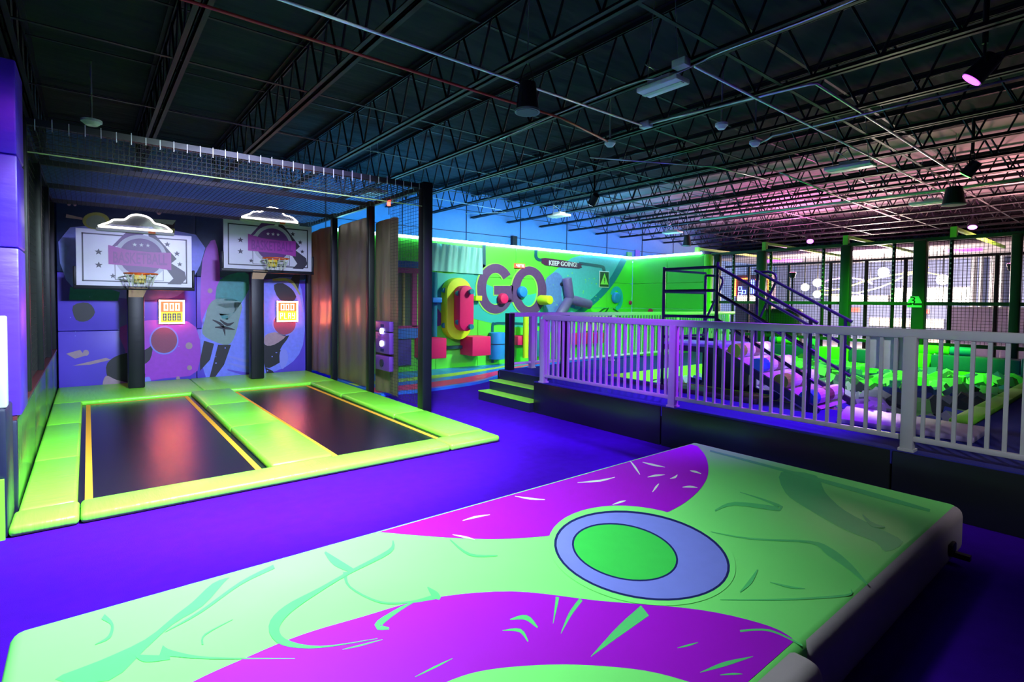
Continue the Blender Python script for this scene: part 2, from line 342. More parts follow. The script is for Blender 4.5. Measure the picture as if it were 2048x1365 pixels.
can((8.2, 7.6, 3.68), (8.8, 10.4, 1.2), 'cool white spotlight can washing the climbing wall', (.9,1.,1.), 3)
def flood(loc, aim, label, c, es):
    loc = Vector(loc); t = T('flood_light', label, 'flood light', loc)
    B().box(loc.x-.2, loc.x+.2, loc.y-.16, loc.y+.16, loc.z+.04, loc.z+.12).build('housing', blackm, t, bevel=.01)
    B().box(loc.x-.17, loc.x+.17, loc.y-.13, loc.y+.13, loc.z+.03, loc.z+.045).build('lens', M('flood_lens_'+label[:5], c, .3, em=c, es=es), t)
    B().cyl((loc.x, loc.y, loc.z+.12), (loc.x, loc.y, 4.565), .015, 8).build('stem', blackm, t)
flood(KEY, (0,0,0), 'wide white flood light above the floor mat', (.9,1.,1.), 10)
flood((1.9, 2.7, 3.62), (0,0,0), 'blue flood light aimed at the basketball mural', (.4,.3,1.), 6)
flood((2.5, 2.2, 3.64), (0,0,0), 'violet flood light aimed across at the deck railing', (.4,.05,1.), 6)
flood((1.5, 3.0, 3.66), (0,0,0), 'white flood light aimed at the trampolines', (.9,1.,1.), 6)
flood((7.6, .2, 3.64), (0,0,0), 'small cool white flood light aimed at the foam pit', (.9,1.,1.), 2)
flood((1.6, -1.6, 3.64), (0,0,0), 'neutral flood light behind the camera aimed at the railing', (.9,.95,1.), 3)
flood((.6, 2.6, 3.62), (0,0,0), 'violet flood light aimed towards the padded column', (.45,.1,1.), 6)
# ================================================================== basketball trampoline cage
XL, XR, YF, YB = -.42, 3.72, 6.6, 11.72
def pad(name, label, rects, mat, z1=.075):
    x0, x1, y0, y1 = rects[0]
    t = T(name, label, 'safety pad', ((x0+x1)/2, (y0+y1)/2, 0), 'lime trampoline edge pads')
    for r in rects:
        B().box(r[0]+.003, r[1]-.003, r[2]+.003, r[3]-.003, 0, z1).build('pad_section', mat, t, bevel=.03, seg=3)
pad('edge_pad', 'front lime edge pad running along the carpet before both trampolines', [(-.43,-.06,4.74,5.1), (-.06,3.0,4.74,5.1), (3.0,3.66,4.74,5.1)], limex)
pad('edge_pad', 'lime edge pad against the low padded wall', [(-.41,-.075,5.1,6.55), (-.41,-.075,6.55,8.3), (-.41,-.075,8.3,9.93)], lime)
pad('edge_pad', 'wide lime pad between the two trampoline beds', [(1.29,1.87,5.1,6.9), (1.29,1.87,6.9,8.5), (1.29,1.87,8.5,9.93)], lime, .09)
pad('edge_pad', 'lime edge pad at the foot of the bronze curtains', [(3.19,3.68,5.1,6.5), (3.19,3.68,6.5,8.4), (3.19,3.68,8.4,9.93)], lime)
pad('edge_pad', 'lime pad along the foot of the basketball mural', [(-.41,1.5,9.93,11.66), (1.5,3.68,9.93,11.66)], limex)
for x0, x1, lab in ((-.08, 1.29, 'dark glossy trampoline bed beside the low padded wall'), (1.87, 3.19, 'dark glossy trampoline bed beside the bronze curtains')):
    t = T('trampoline', lab, 'trampoline', ((x0+x1)/2, 7.5, 0), 'trampolines')
    B().box(x0, x1, 5.09, 9.94, .002, .018).build('bed', bedm, t)
    B().box(x0+.045, x0+.095, 5.09, 9.9, .018, .021).build('stripe', orangem, t); B().box(x1-.095, x1-.045, 5.09, 9.9, .018, .021).build('stripe', orangem, t)
    B().box(x0+.095, x1-.095, 9.88, 9.9, .018, .021).build('stripe', orangem, t)
# mural wall of printed pads
mur = T('mural_wall', 'purple and blue printed padded mural behind the basketball hoops', 'mural', (1.65, YB, 0))
mp_b = M('mural_indigo', (.10, .06, .60), .42, bump=.12, bs=4, var=.25); mp_p = M('mural_purple', (.30, .03, .55), .42, var=.15); mp_n = M('mural_navy', (.015, .03, .13), .5, var=.3)
mp_l = M('mural_periwinkle', (.16, .20, .85), .42, var=.2); mp_t = M('mural_teal', (.02, .20, .22), .45, var=.3); mp_tan = M('mural_tan', (.32, .22, .30), .5, var=.2)
mp_s = M('mural_sage', (.17, .26, .27), .5, var=.15); mp_k = M('mural_black', (.008, .008, .02), .5); mp_ball = M('mural_ball', (.22, .04, .11), .5, bump=.2, bs=200, var=.15); mp_o = M('mural_olive', (.26, .30, .10), .5, var=.2)
for cx0, cx1 in ((-.40, 1.62), (1.62, 3.66)):
    for z0, z1, mm in ((.05, 1.02, mp_b), (1.02, 2.02, mp_b), (2.02, 3.2, mp_n)):
        B().box(cx0+.004, cx1-.004, YB-.06, YB, z0+.004, z1-.004).build('wall_pad', mm, mur, bevel=.012)
ym = YB-.061
def mpz(px, mat, name='print', k=1): return decal(name, px, mat, mur, (0, -.002*k, 0), y=ym-.002*(k-1))
mpz(smooth_poly([(132,560),(200,590),(330,600),(385,560),(392,470),(140,455)], 3), mp_l)
mpz(smooth_poly([(240,655),(330,640),(392,655),(395,742),(330,757),(230,768),(255,720)], 3), mp_p)
mpz(smooth_poly([(405,520),(430,480),(440,560),(420,650),(402,640)], 3), mp_p)
mpz(smooth_poly([(405,640),(440,600),(500,570),(585,555),(606,600),(606,690),(570,735),(500,752),(412,756)], 3), mp_l)
mpz([(140,575),(200,572),(240,585),(236,602),(138,600)], mp_t, k=2)
mpz(smooth_poly([(440,560),(490,545),(500,575),(455,640),(432,610)], 3), mp_t, k=2)
mpz(smooth_poly([(146,612),(176,606),(190,625),(175,642),(152,640)], 3), mp_k, k=2)
mpz([(132,708),(160,700),(170,712),(150,718)], mp_tan, k=2); mpz([(145,732),(212,716),(222,720),(180,730)], mp_tan, k=2)
for q in ((378,692,7), (172,706,6), (379,736,5), (420,582,5), (356,757,4)): mpz(ell(*q[:2], q[2], q[2], n=14), mp_tan, k=2)
mpz(smooth_poly([(212,735),(228,715),(260,705),(290,700),(305,692),(300,720),(282,735),(290,755),(240,770),(222,772)], 3), mp_k, k=2)
mpz(smooth_poly([(205,772),(212,752),(232,760),(262,768),(262,776),(215,777)], 3), mp_tan, k=3)
mpz(smooth_poly([(285,760),(298,754),(303,768),(296,775),(286,774)], 3), lav, k=3)
for c, r in (((328,681), 29), ((569,648), 25)):
    mpz(ell(*c, r, r*.98), lav, k=3); mpz(ell(*c, r-3, (r-3)*.98), mp_ball, k=4)
# shorts and legs of a printed player
mpz(smooth_poly([(418,610),(440,596),(482,605),(478,640),(468,676),(455,690),(430,684),(405,668),(410,640)], 3), mp_s, k=2)
mpz([(408,682),(428,688),(420,720),(400,742),(400,720)], mp_k, k=3); mpz([(436,690),(462,690),(448,730),(424,763),(418,760)], mp_k, k=3)
for s_ in ([(440,640),(455,650),(468,645)], [(430,655),(450,656),(470,660)], [(425,640),(445,652),(450,672)]): mpz(stroke(s_, [2,6,1], 3), mp_k, k=3)
mpz(smooth_poly([(530,680),(560,668),(578,672),(560,700),(575,710),(560,725),(530,735)], 3), mp_k, k=2); mpz(smooth_poly([(530,672),(550,665),(572,672),(548,690),(530,690)], 3), mp_tan, k=3)
mpz(smooth_poly([(560,704),(572,700),(576,720),(566,738),(560,730)], 3), lav, k=3); mpz([(530,735),(545,742),(555,755),(535,756)], mp_k, k=2)
mpz(stroke([(560,560),(590,580),(605,625)], [6,8,3]), lav, k=3); mpz(stroke([(545,560),(580,562),(600,590)], [4,6,2]), mp_o, k=4)
mpz(smooth_poly([(548,570),(575,565),(592,545),(600,550),(590,600),(560,600)], 3), mp_k, k=2)
for q in range(3): mpz(stroke([(455,712+q*14),(490,722+q*13),(512,722+q*13)], [2,6,3], 4), lav if q < 2 else mp_b, k=3)
for q in range(16): mpz(ell(R.uniform(425,600), R.uniform(690,745), R.uniform(.8,2), R.uniform(.8,2), n=8), lav, k=4)
mpz(ell(192,442,27,17), mp_o, k=2); mpz(ell(192,444,20,13), mp_s, k=3); mpz([(300,440),(350,446),(346,470),(310,468)], mp_k, k=2); mpz([(305,438),(352,441),(345,450),(312,446)], mp_s, k=3); mpz([(312,455),(350,458),(348,472),(318,470)], mp_o, k=3)
mpz(stroke([(132,432),(165,438)], [7,4], 2), mp_tan, k=2)
for q in ((318,425,5), (138,408,4), (150,410,3)): mpz(ell(*q[:2], q[2], q[2], n=12), mp_tan, k=2)
for q in range(10): mpz(ell(R.uniform(135,400), R.uniform(580,700), 1.2, 1.2, n=6), lav, k=2)
# hoops
def hoop(lab, xc, zb, zt, yb, sh):
    t = T('basketball_hoop', lab, 'basketball hoop', (xc, yb+.1, .08), 'basketball hoops')
    h0 = zb-.02; wd = 1.57; xa, xb2 = xc-wd/2+sh, xc+wd/2+sh; y = yb
    B().box(xc-.115, xc+.115, yb+.06, yb+.26, .076, h0).build('post_pad', blackv, t, bevel=.02)
    B().box(xc-.06, xc+.06, yb+.1, yb+.22, h0, zt-.1).build('post', blackm, t)
    B().prism([(xc-.1,yb-.04,h0),(xc+.16,yb-.04,h0),(xc+.10,yb+.06,h0-.16),(xc-.1,yb+.06,h0-.16)], (0,.02,0)).build('gusset', M('tan_plate', (.5,.3,.2)), t)
    bd = B().box(xa, xb2, y, y+.03, zb, zt).build('backboard', M('backboard_white', (.62,.60,.70), .3, var=.04), t)
    pk = M('board_print_black', (.02,.015,.035), .4); pp = M('board_print_plum', (.10,.02,.16), .4); pm = M('board_banner', (.34,.02,.30), .4, bump=.05, bs=60); gr = M('board_print_grey', (.42,.42,.48), .4)
    for r in ((xa+.07,xb2-.07,zt-.085,zt-.065), (xa+.07,xb2-.07,zb+.065,zb+.085), (xa+.07,xa+.09,zb+.065,zt-.065), (xb2-.09,xb2-.07,zb+.065,zt-.065)):
        B().box(r[0], r[1], y-.002, y, r[2], r[3]).build('border_line', pk, bd)
    cx, cz = (xa+xb2)/2+.06, (zb+zt)/2+.06; P = lambda pts, mm, k, n='print': B().prism([Vector((p[0], y-.0025*k, p[1])) for p in pts], (0, .0024, 0)).build(n, mm, bd)
    P([(cx+.1,cz+.42),(cx+.2,cz+.36),(cx+.34,cz+.18),(cx+.5,cz-.02),(cx+.42,cz-.10),(cx+.62,cz-.24),(cx+.64,cz-.36),(cx+.56,cz-.46),(cx+.36,cz-.46),(cx+.45,cz-.36),(cx+.36,cz-.22),(cx+.2,cz-.1),(cx+.1,cz+.2)], pk, 1, 'silhouette_print')
    P([(cx-.42,cz+.1),(cx-.2,cz+.38),(cx+.1,cz+.42),(cx-.1,cz+.25)], pp, 1)
    P([(cx+.36*math.cos(a*.1309), cz-.02+.37*math.sin(a*.1309)) for a in range(48)], gr, 2, 'circle_print')
    P([(cx+.30*math.cos(a*.1309), cz-.02+.31*math.sin(a*.1309)) for a in range(48)], pp, 3, 'circle_print')
    P([(cx-.44,cz+.15),(cx-.2,cz+.09),(cx+.1,cz+.07),(cx+.42,cz+.08),(cx+.42,cz-.22),(cx+.1,cz-.18),(cx-.2,cz-.17),(cx-.44,cz-.16)], pm, 4, 'banner')
    text_mesh('lettering', 'BASKETBALL', M('banner_letters', (.20,.01,.22), .4), bd, (cx-.01, y-.0115, cz-.045), .2, width=.74, height=.19, ext=.0005, off=.004)
    for dx in (-.09, 0, .09): B().prism([v for v in star(cx+dx, cz+.18, .035, y-.0115)], (0,.001,0)).build('star', offwhite, bd)
    for sx, sz, sr in ((xa+.28,zt-.36,.055), (xa+.28,zt-.57,.055), (xa+.46,zb+.16,.045), (xb2-.22,zt-.32,.05), (xb2-.18,zt-.50,.045), (xb2-.36,zt-.17,.05)):
        B().prism(star(sx, sz, sr, y-.004), (0,.003,0)).build('star', pk, bd)
    for r in ((cx-.36,cx-.352,zb+.1,cz-.16), (cx+.30,cx+.308,zb+.1,cz-.16), (cx-.36,cx+.308,zb+.1,zb+.108)): B().box(r[0], r[1], y-.0025, y, r[2], r[3]).build('target_line', pk, bd)
    fr = B().box(xa-.04, xb2+.04, y-.03, y+.05, zb-.06, zb).build('frame_pad', blackv, t, bevel=.01)
    for q in ((xa-.04, xa), (xb2, xb2+.04)): B().box(q[0], q[1], y-.03, y+.05, zb, zb+.30).build('frame_pad', blackv, t, bevel=.01)
    rz = zb+.20; ry = y-.33
    B().tube([(cx-.03+.225*math.cos(k*.2618), ry+.225*math.sin(k*.2618), rz) for k in range(24)], .011, 8, True).build('rim', M('rim_orange', (.75,.12,.01), .35, metal=.2), t, smooth=True)
    B().box(cx-.11, cx+.05, y-.12, y-.01, rz-.14, rz-.01).build('rim_mount', M('mount_yellow', (.75,.52,.03), .45), t, bevel=.01)
    net = B()
    for k in range(12):
        a0 = k*math.pi/6
        for s in (-1, 1):
            net.tube([(cx-.03+r_*math.cos(a0+s*dz*.5), ry+r_*math.sin(a0+s*dz*.5), rz-dz*.4) for r_, dz in ((.225,0),(.18,.25),(.15,.5))], .004, 4)
    net.build('net', M('net_white', (.55,.6,.45), .7), t)
hoop('basketball hoop with lower backboard beside the low padded wall', .63, 1.79, 2.69, 10.8, .02)
hoop('basketball hoop with higher backboard beside the bronze curtains', 2.52, 2.16, 3.05, 10.8, .20)
# cloud signs
def cloud(lab, xc, z0, y):
    t = T('cloud_sign', lab, 'neon sign', (xc, y, z0), 'cloud neon signs'); w_ = .50
    pts = [(-w_,0),(-.44,.035),(-.36,.075),(-.30,.12),(-.21,.13),(-.15,.145),(-.08,.21),(.0,.235),(.10,.23),(.19,.19),(.25,.12),(.33,.105),(.41,.08),(.47,.03),(w_,0)]
    B().tube(smooth_poly([(xc+a, y, z0+b) for a, b in pts], 4, False), .013, 8).build('outline_tube', whitegl, t, smooth=True)
    B().tube([(xc-w_, y, z0), (xc+w_, y, z0)], .015, 8).build('base_tube', whitegl, t, smooth=True)
    B().box(xc-w_-.03, xc+w_+.03, y-.02, y+.04, z0-.07, z0-.018).build('base_bar', M('sign_base', (.6,.58,.55), .4), t, bevel=.015)
    B().box(xc+.16, xc+.26, y-.025, y-.018, z0-.062, z0-.03).build('badge', M('badge_orange', (.9,.15,.02)), t)
    B().prism([(xc+a, y+.02, z0+b) for a, b in pts], (0,.006,0)).build('clear_back', M('acrylic', (.7,.75,.8), .05, alpha=.06), t)
    for s in (-.3, .3): B().box(xc+s-.015, xc+s+.015, y+.03, y+.14, z0-.05, z0-.03).build('bracket', blackm, t)
cloud('glowing cloud shaped neon sign over the lower backboard', .645, 2.74, 10.76); cloud('glowing cloud shaped neon sign over the higher backboard', 2.73, 3.11, 10.76)
# scoreboards
def score(lab, x0, x1, z0, z1, y, low):
    t = T('scoreboard', lab, 'scoreboard', ((x0+x1)/2, y, z0), 'lit scoreboards')
    B().box(x0, x1, y-.06, y, z0, z1).build('body', M('score_body', (.05,.03,.03), .4), t, bevel=.01)
    lf = M('score_frame_glow', (1,.9,.8), .5, em=(1.,.13,.09), es=44)
    for a, b, c, d in ((x0,x1,z1-.035,z1), (x0,x1,z0,z0+.035), (x0,x0+.035,z0,z1), (x1-.035,x1,z0,z1)): B().box(a+.004, b-.004, y-.072, y-.06, c+.004, d-.004).build('led_frame', lf, t)
    zm = z0+(z1-z0)*.5
    B().box(x0+.04, x1-.04, y-.064, y-.06, zm, z1-.04).build('upper_panel', M('score_orange', (.8,.12,.02), .5, em=(1,.10,.01), es=1.6), t)
    B().box(x0+.04, x1-.04, y-.064, y-.06, z0+.04, zm).build('lower_panel', M('score_lime', (.5,.55,.02), .5, em=(.75,.7,.02), es=1.0), t)
    dg = M('score_digit', (1,.8,.7), .5, em=(1.,.42,.3), es=9)
    seg_text('digit', '000', dg, t, x0+.07, x1-.07, zm+.025, z1-.065, y-.064)
    seg_text('digit', low, M('score_digit_off', (.25,.15,.3), .5) if low == '8888' else M('score_digit_play', (1,.9,.5), .5, em=(1.,.85,.3), es=3), t, x0+.055, x1-.055, z0+.065, zm-.03, y-.064)
score('lit scoreboard reading triple zero over an unlit row of digits', 1.01, 1.42, 1.12, 1.57, YB-.07, '8888')
score('lit scoreboard reading triple zero above the word play', 3.05, 3.48, 1.13, 1.57, YB-.07, 'PLAY')
# cage frame
cage = T('net_cage', 'black framed net cage around the basketball trampolines', 'net cage', (1.65, YF, 0))
for y in (YF, 8.45, 10.14, 11.66):
    for x, wd in ((XL-.05, .11), (XR, .15 if y == YF else .11)):
        if x < 0: B().box(x-wd/2, x+wd/2, y-wd/2, y+wd/2, .72 if y > 5 else 0, 3.2).build('post', blackv, cage, bevel=.015)
        else: B().box(x-wd/2, x+wd/2, y-wd/2, y+wd/2, 0, 3.26).build('post', blackv, cage, bevel=.015)
    B().bar((XL-.05, y, 3.2), (XR, y, 3.2), .06).build('cross_beam', blackv, cage)
for x in (XL-.05, XR): B().bar((x, YF, 3.2), (x, 11.66, 3.2), .06).build('side_beam', blackv, cage)
def net_panel(o, u, v, su, sv, sp, th, parent, name='netting'):
    o, u, v = Vector(o), Vector(u), Vector(v); b = B(); n = int(su/sp)
    for i in range(n+1): b.bar(o+u*(i*sp), o+u*(i*sp)+v*sv, th)
    for i in range(int(sv/sp)+1): b.bar(o+v*(i*sp), o+v*(i*sp)+u*su, th)
    return b.build(name, rope, parent, kind='stuff')
net_panel((XL, YF, 3.16), (1,0,0), (0,1,0), 4.1, 5.05, .06, .004, cage, 'roof_netting')
net_panel((XL, YF-.02, 2.93), (1,0,0), (0,0,1), 4.1, .26, .045, .004, cage, 'valance_netting')
net_panel((XL-.05, YF, .74), (0,1,0), (0,0,1), 5.05, 2.42, .09, .003, cage, 'side_netting')
net_panel((XR, YF, .1), (0,1,0), (0,0,1), 1.1, 3.06, .05, .0035, cage, 'side_netting')
for i in range(34): B().bar((XL+.06+i*.12, YF-.035, 3.12+R.uniform(0,.03)), (XL+.06+i*.12, YF-.035, 3.22+R.uniform(0,.03)), .007).build('net_tie', whitem, cage)
for i in range(34): B().bar((XR-.05, YF+.1+i*.05*3, 3.17), (XR-.05, YF+.12+i*.05*3, 3.24), .006).build('net_tie', whitem, cage)
B().tube([(XL, YF-.03, 2.92), (XR, YF-.03, 2.92)], .006, 6).build('hem_rope', M('hem_rope', (.3,.4,.15)), cage)
# low padded wall, column and neighbours on its near end
lw = T('low_padded_wall', 'dark low padded wall beside the trampoline reflecting lime', 'padded wall', (XL-.15, 8.4, 0))
lwm = M('dark_vinyl_lime_tint', (.05,.17,.03), .22, bump=.35, bs=2.2, var=.2, stretch=(1,4,.6), dist=.03)  # lime reflection on dark vinyl is put into this green
for a, b in ((5.25,6.95), (6.95,8.65), (8.65,10.3), (10.3,11.66)): B().box(XL-.3, XL+.005, a+.004, b-.004, 0, .70).build('wall_pad', lwm, lw, bevel=.02)
B().box(XL-.3, XL+.01, 5.22, 11.66, .70, .725).build('top_trim', M('dark_red_trim', (.10,.02,.03), .35), lw)
B().box(XL-.31, XL+.012, 5.19, 5.25, 0, .70).build('end_pad', navyv, lw, bevel=.01)
cl = T('padded_column', 'tall violet lit padded column rising beside the net cage', 'padded column', (-.85, 5.5, .725))
for a, b in ((.727,1.95), (1.955,2.62), (2.625,3.3)): B().box(-1.35, -.385, 5.25, 5.75, a, b).build('sleeve', violet_lit_navy, cl, bevel=.015, seg=2)
blk = T('padded_block', 'dark padded block with a white post at the picture edge', 'padded block', (-.95, 4.95, 0))
q = wp(14, 895, y=4.76)
B().box(-1.5, q.x, 4.76, 5.14, 0, .86).build('body', navyv, blk, bevel=.02); B().box(-1.5, -.44, 4.735, 4.758, .0, .40).build('lime_face', limeflat, blk)
tag(B().box(wp(12,700,y=4.8).x-.1, wp(12,700,y=4.8).x, 4.8, 4.9, .861, 1.47).build('railing_post', whitem, loc=(q.x-.06,4.85,.86), bevel=.01), 'white post lit purple standing on the dark padded block', 'post')
for i, (a, b) in enumerate(((6.7,8.35), (8.55,10.05), (10.25,11.6))):
    bb = B(); n = 26; vs_ = []
    for k in range(n+1):
        y = a+(b-a)*k/n; x = XL-.14+.03*math.sin(k*1.9+i); vs_ += [(x,y,.73),(x,y,3.05)]
    bb.add(vs_, [(2*k, 2*k+2, 2*k+3, 2*k+1) for k in range(n)])
    tag(bb.build('side_curtain', blackv, loc=(XL-.14,(a+b)/2,.73), smooth=True), ['nearest dark vinyl curtain above the low padded wall', 'middle dark vinyl curtain above the low padded wall', 'dark vinyl curtain above the low wall beside the mural'][i], 'curtain', 'dark side curtains')
# bronze curtains on the other side
def curtain(a, b, z1, lab, amp=.014):
    bb = B(); n, m = 44, 14; vs_ = []
    for k in range(n+1):
        y = a+(b-a)*k/n
        for j in range(m+1):
            z = .09+(z1-.09)*j/m; f = abs((k/n)-.5)*2
            vs_.append((XR+.055+amp*(.4+.6*f)*math.sin(k*.42+.4*math.sin(j*.5))+.035*math.sin(j*.45+a)*(1-f), y, z-.04*(f**4)*(j/m)))
    bb.add(vs_, [(k*(m+1)+j, (k+1)*(m+1)+j, (k+1)*(m+1)+j+1, k*(m+1)+j+1) for k in range(n) for j in range(m)])
    return tag(bb.build('vinyl_curtain', bronze, loc=(XR+.05,(a+b)/2,.09), smooth=True), lab, 'curtain', 'bronze vinyl curtains')
curtain(10.22, 11.62, 3.06, 'bronze vinyl curtain beside the mural glowing red from the scoreboard')
curtain(8.54, 10.06, 3.04, 'wide bronze vinyl curtain between two cage posts')
curtain(wp(790,600,x=XR).y, 8.37, 2.92, 'narrow bronze vinyl curtain carrying the push button panel', .006)
cp = wp(768, 680, x=XR-.03); cb = T('button_panel', 'purple push button panel with two glowing white buttons', 'control panel', (cp.x, cp.y, wp(768,742,x=cp.x).z))
pv = M('purple_box', (.12,.03,.35), .4)
for v0, v1 in ((642,664), (664,708), (711,742)):
    z1_, z0_ = wp(768,v0,x=cp.x).z, wp(768,v1,x=cp.x).z; ya, yb_ = wp(782,700,x=cp.x).y, wp(754,700,x=cp.x).y
    B().box(cp.x-.03, cp.x+.05, ya, yb_, z0_+.006, z1_-.006).build('box', pv, cb, bevel=.015)
for v in (663, 688):
    z = wp(768,v,x=cp.x-.03).z; B().cyl((cp.x-.055,cp.y,z), (cp.x-.03,cp.y,z), .045, 18).build('button', M('button_glow', (.9,.9,1), .4, em=(.75,.85,1), es=9), cb)
B().cyl((cp.x-.05,cp.y,wp(768,726,x=cp.x).z), (cp.x-.03,cp.y,wp(768,726,x=cp.x).z), .06, 18).build('speaker_ring', navyv, cb)
for v in (652, 700): B().box(cp.x-.034, cp.x-.03, cp.y-.06, cp.y+.06, wp(768,v+3,x=cp.x).z, wp(768,v-3,x=cp.x).z).build('caption_plate', navyp, cb)
rl = wp(778, 404, x=XR); rt = T('beacon_lamp', 'small glowing red beacon lamp on the cage beam', 'lamp', (XR, rl.y, 2.9))
B().cyl((XR, rl.y, rl.z-.06), (XR, rl.y, rl.z+.07), .028, 12).build('lens', M('red_glow', (1,.05,.03), .4, em=(1,.03,.02), es=18), rt); B().cyl((XR, rl.y, rl.z+.07), (XR, rl.y, 3.19), .012, 8).build('stem', blackm, rt); B().cyl((XR, rl.y, rl.z-.2), (XR, rl.y, rl.z-.06), .006, 6).build('lead', blackm, rt)
# ================================================================== big printed floor mat
ZM = .30
mat_ = T('floor_mat', 'big lime and magenta printed foam floor mat lying on purple lit carpet', 'floor mat', (2.1, 1.8, 0))
B().box(2.11, 4.47, .80, 2.76, 0, ZM-.004).build('foam_section', pinkgrey, mat_, bevel=.06, seg=4)
B().box(-.24, 2.10, .74, 2.77, 0, ZM-.004).build('foam_section', pinkgrey, mat_, bevel=.06, seg=4)
cv = B().box(-.25, 4.46, .825, 2.785, ZM-.09, ZM).build('printed_cover', mint, mat_, bevel=.045, seg=4)
B().box(4.05, 4.15, .775, .80, .10, .16).build('buckle', blackv, mat_, bevel=.01); B().box(4.08, 4.12, .70, .80, .08, .11).build('strap', blackv, mat_)
def mz(px, mm, k=1, n='print'): return decal(n, px, mm, cv, (0, 0, .0003), z=ZM+.0004+.0004*k)
def mw(pts, mm, k=1, n='print'): return B().prism([(x, y, ZM+.0004+.0004*k) for x, y in pts], (0,0,.0003)).build(n, mm, cv)
c_ = [wp(u, v, z=ZM) for u, v in ((748,1064),(850,1073),(960,1079),(1060,1076),(1180,1062),(1290,1040),(1350,1018),(1395,985),(1416,950),(1412,915),(1395,893))]
far = [(p.x, min(p.y, 2.735)) for p in smooth_poly([(p.x, p.y, 0) for p in c_], 5, False)]
mw([(c_[0].x, 2.738)]+far+[(c_[-1].x, 2.738)], magp, 1, 'magenta_print')
c2 = [wp(u, v, z=ZM) for u, v in ((250,1440),(390,1363),(480,1322),(600,1272),(720,1236),(860,1198),(1024,1184),(1200,1203),(1400,1221),(1540,1254),(1600,1290))]
near_ = [(p.x, max(p.y, .875)) for p in smooth_poly([(p.x, p.y, 0) for p in c2], 5, False)]
mw([(near_[0][0], .87)]+near_+[(near_[-1][0], .87)], magp, 1, 'magenta_print')
c3 = [wp(u, v, z=ZM) for u, v in ((860,1380),(940,1349),(1030,1335),(1150,1331),(1290,1343),(1400,1372))]
n3 = [(p.x, max(p.y, .885)) for p in smooth_poly([(p.x, p.y, 0) for p in c3], 5, False)]
mw([(n3[0][0], .88)]+n3+[(n3[-1][0], .88)], mint, 2, 'lime_print')
mz(smooth_poly([(110,1360),(200,1322),(290,1280),(350,1232),(385,1205),(425,1168),(458,1156),(448,1166),(405,1213),(345,1250),(290,1300),(218,1362)], 3), dgreen)
mz(smooth_poly([(1562,945),(1570,985),(1610,1015),(1690,1060),(1750,1084),(1772,1104),(1806,1084),(1755,1056),(1690,1022),(1650,985),(1632,952)], 3), dgreen)
for pts, ws in (([(786,1082),(778,1104),(700,1145),(640,1180),(575,1220),(548,1255),(568,1285),(640,1295),(755,1278)], [2,8,6,8,18,22,14,4,1]),
    ([(690,1145),(700,1175),(760,1205),(820,1205),(872,1194)], [8,4,4,4,10]), ([(650,1105),(672,1125),(705,1142)], [4,15,9]), ([(548,1134),(480,1168),(400,1225),(330,1265)], [8,6,5,1]),
    ([(322,1302),(345,1308),(420,1317),(590,1318)], [22,12,4,1]), ([(270,1310),(290,1318),(340,1316)], [3,14,8]), ([(206,1234),(224,1250),(218,1275),(190,1290)], [12,6,6,1]), ([(828,1204),(790,1225),(755,1252),(778,1258)], [3,8,13,4]),
    ([(405,1290),(410,1270),(465,1240)], [4,3,1]), ([(855,1175),(870,1190),(880,1198)], [2,14,6]), ([(1430,1022),(1470,1008),(1560,1018),(1535,1003),(1480,985)], [3,7,9,4,1]), ([(1400,1060),(1500,1078),(1620,1085),(1660,1105),(1700,1135),(1735,1170)], [1,3,5,16,12,2]),
    ([(1440,1200),(1560,1200),(1690,1192),(1702,1180)], [1,3,4,1]), ([(1515,1140),(1500,1165),(1480,1185)], [2,8,2]), ([(1540,1165),(1580,1175),(1610,1178)], [1,4,1]), ([(900,1080),(940,1110),(995,1112)], [2,5,2]), ([(1725,1030),(1745,1050),(1770,1055)], [2,8,2]),
    ([(1420,902),(1600,950),(1760,994),(1860,1022)], [3,6,9,5])): mz(stroke(pts, ws, 4), dgreen, 3 if pts[0][1] < 1235 and pts[0][0] > 700 else 2, 'swirl_print')
for pts, ws in (([(1115,1195),(1112,1215),(1106,1248)], [7,5,1]), ([(1162,1200),(1140,1230),(1122,1268)], [8,7,1]), ([(1290,1222),(1240,1262),(1182,1314)], [26,18,1]), ([(1020,1240),(1052,1236),(1075,1256)], [2,10,3]), ([(1005,1262),(1040,1262),(1056,1284)], [1,7,2]),
    ([(1400,1346),(1450,1329),(1506,1314)], [1,9,1]), ([(1480,1263),(1540,1262),(1605,1292)], [4,4,3]), ([(1355,1297),(1375,1292),(1396,1286)], [1,4,1]), ([(685,1300),(720,1292),(765,1280)], [1,3,1]), ([(830,1355),(870,1335),(905,1318)], [1,4,1]), ([(1440,1351),(1465,1349),(1485,1349)], [1,4,1])): mz(stroke(pts, ws, 4), dgreen, 2, 'grass_print')
for pts in ([(1260,922),(1270,935),(1280,950)], [(1155,966),(1200,962),(1230,955)], [(1285,925),(1305,930),(1330,935)], [(1295,955),(1310,952),(1330,950)], [(1305,985),(1312,975),(1318,968)], [(1225,1010),(1240,1005),(1252,1002)], [(1365,975),(1380,974),(1395,976)], [(1380,942),(1390,944),(1402,948)], [(925,1042),(950,1035),(980,1030)], [(1030,993),(1060,998),(1090,1000)], [(905,1070),(930,1075),(950,1080)], [(1340,958),(1350,955),(1355,950)]):
    mz(stroke(pts, [1,4,1], 3), M('pale_fleck_print', (.75,.85,.72), .45), 3, 'fleck_print')
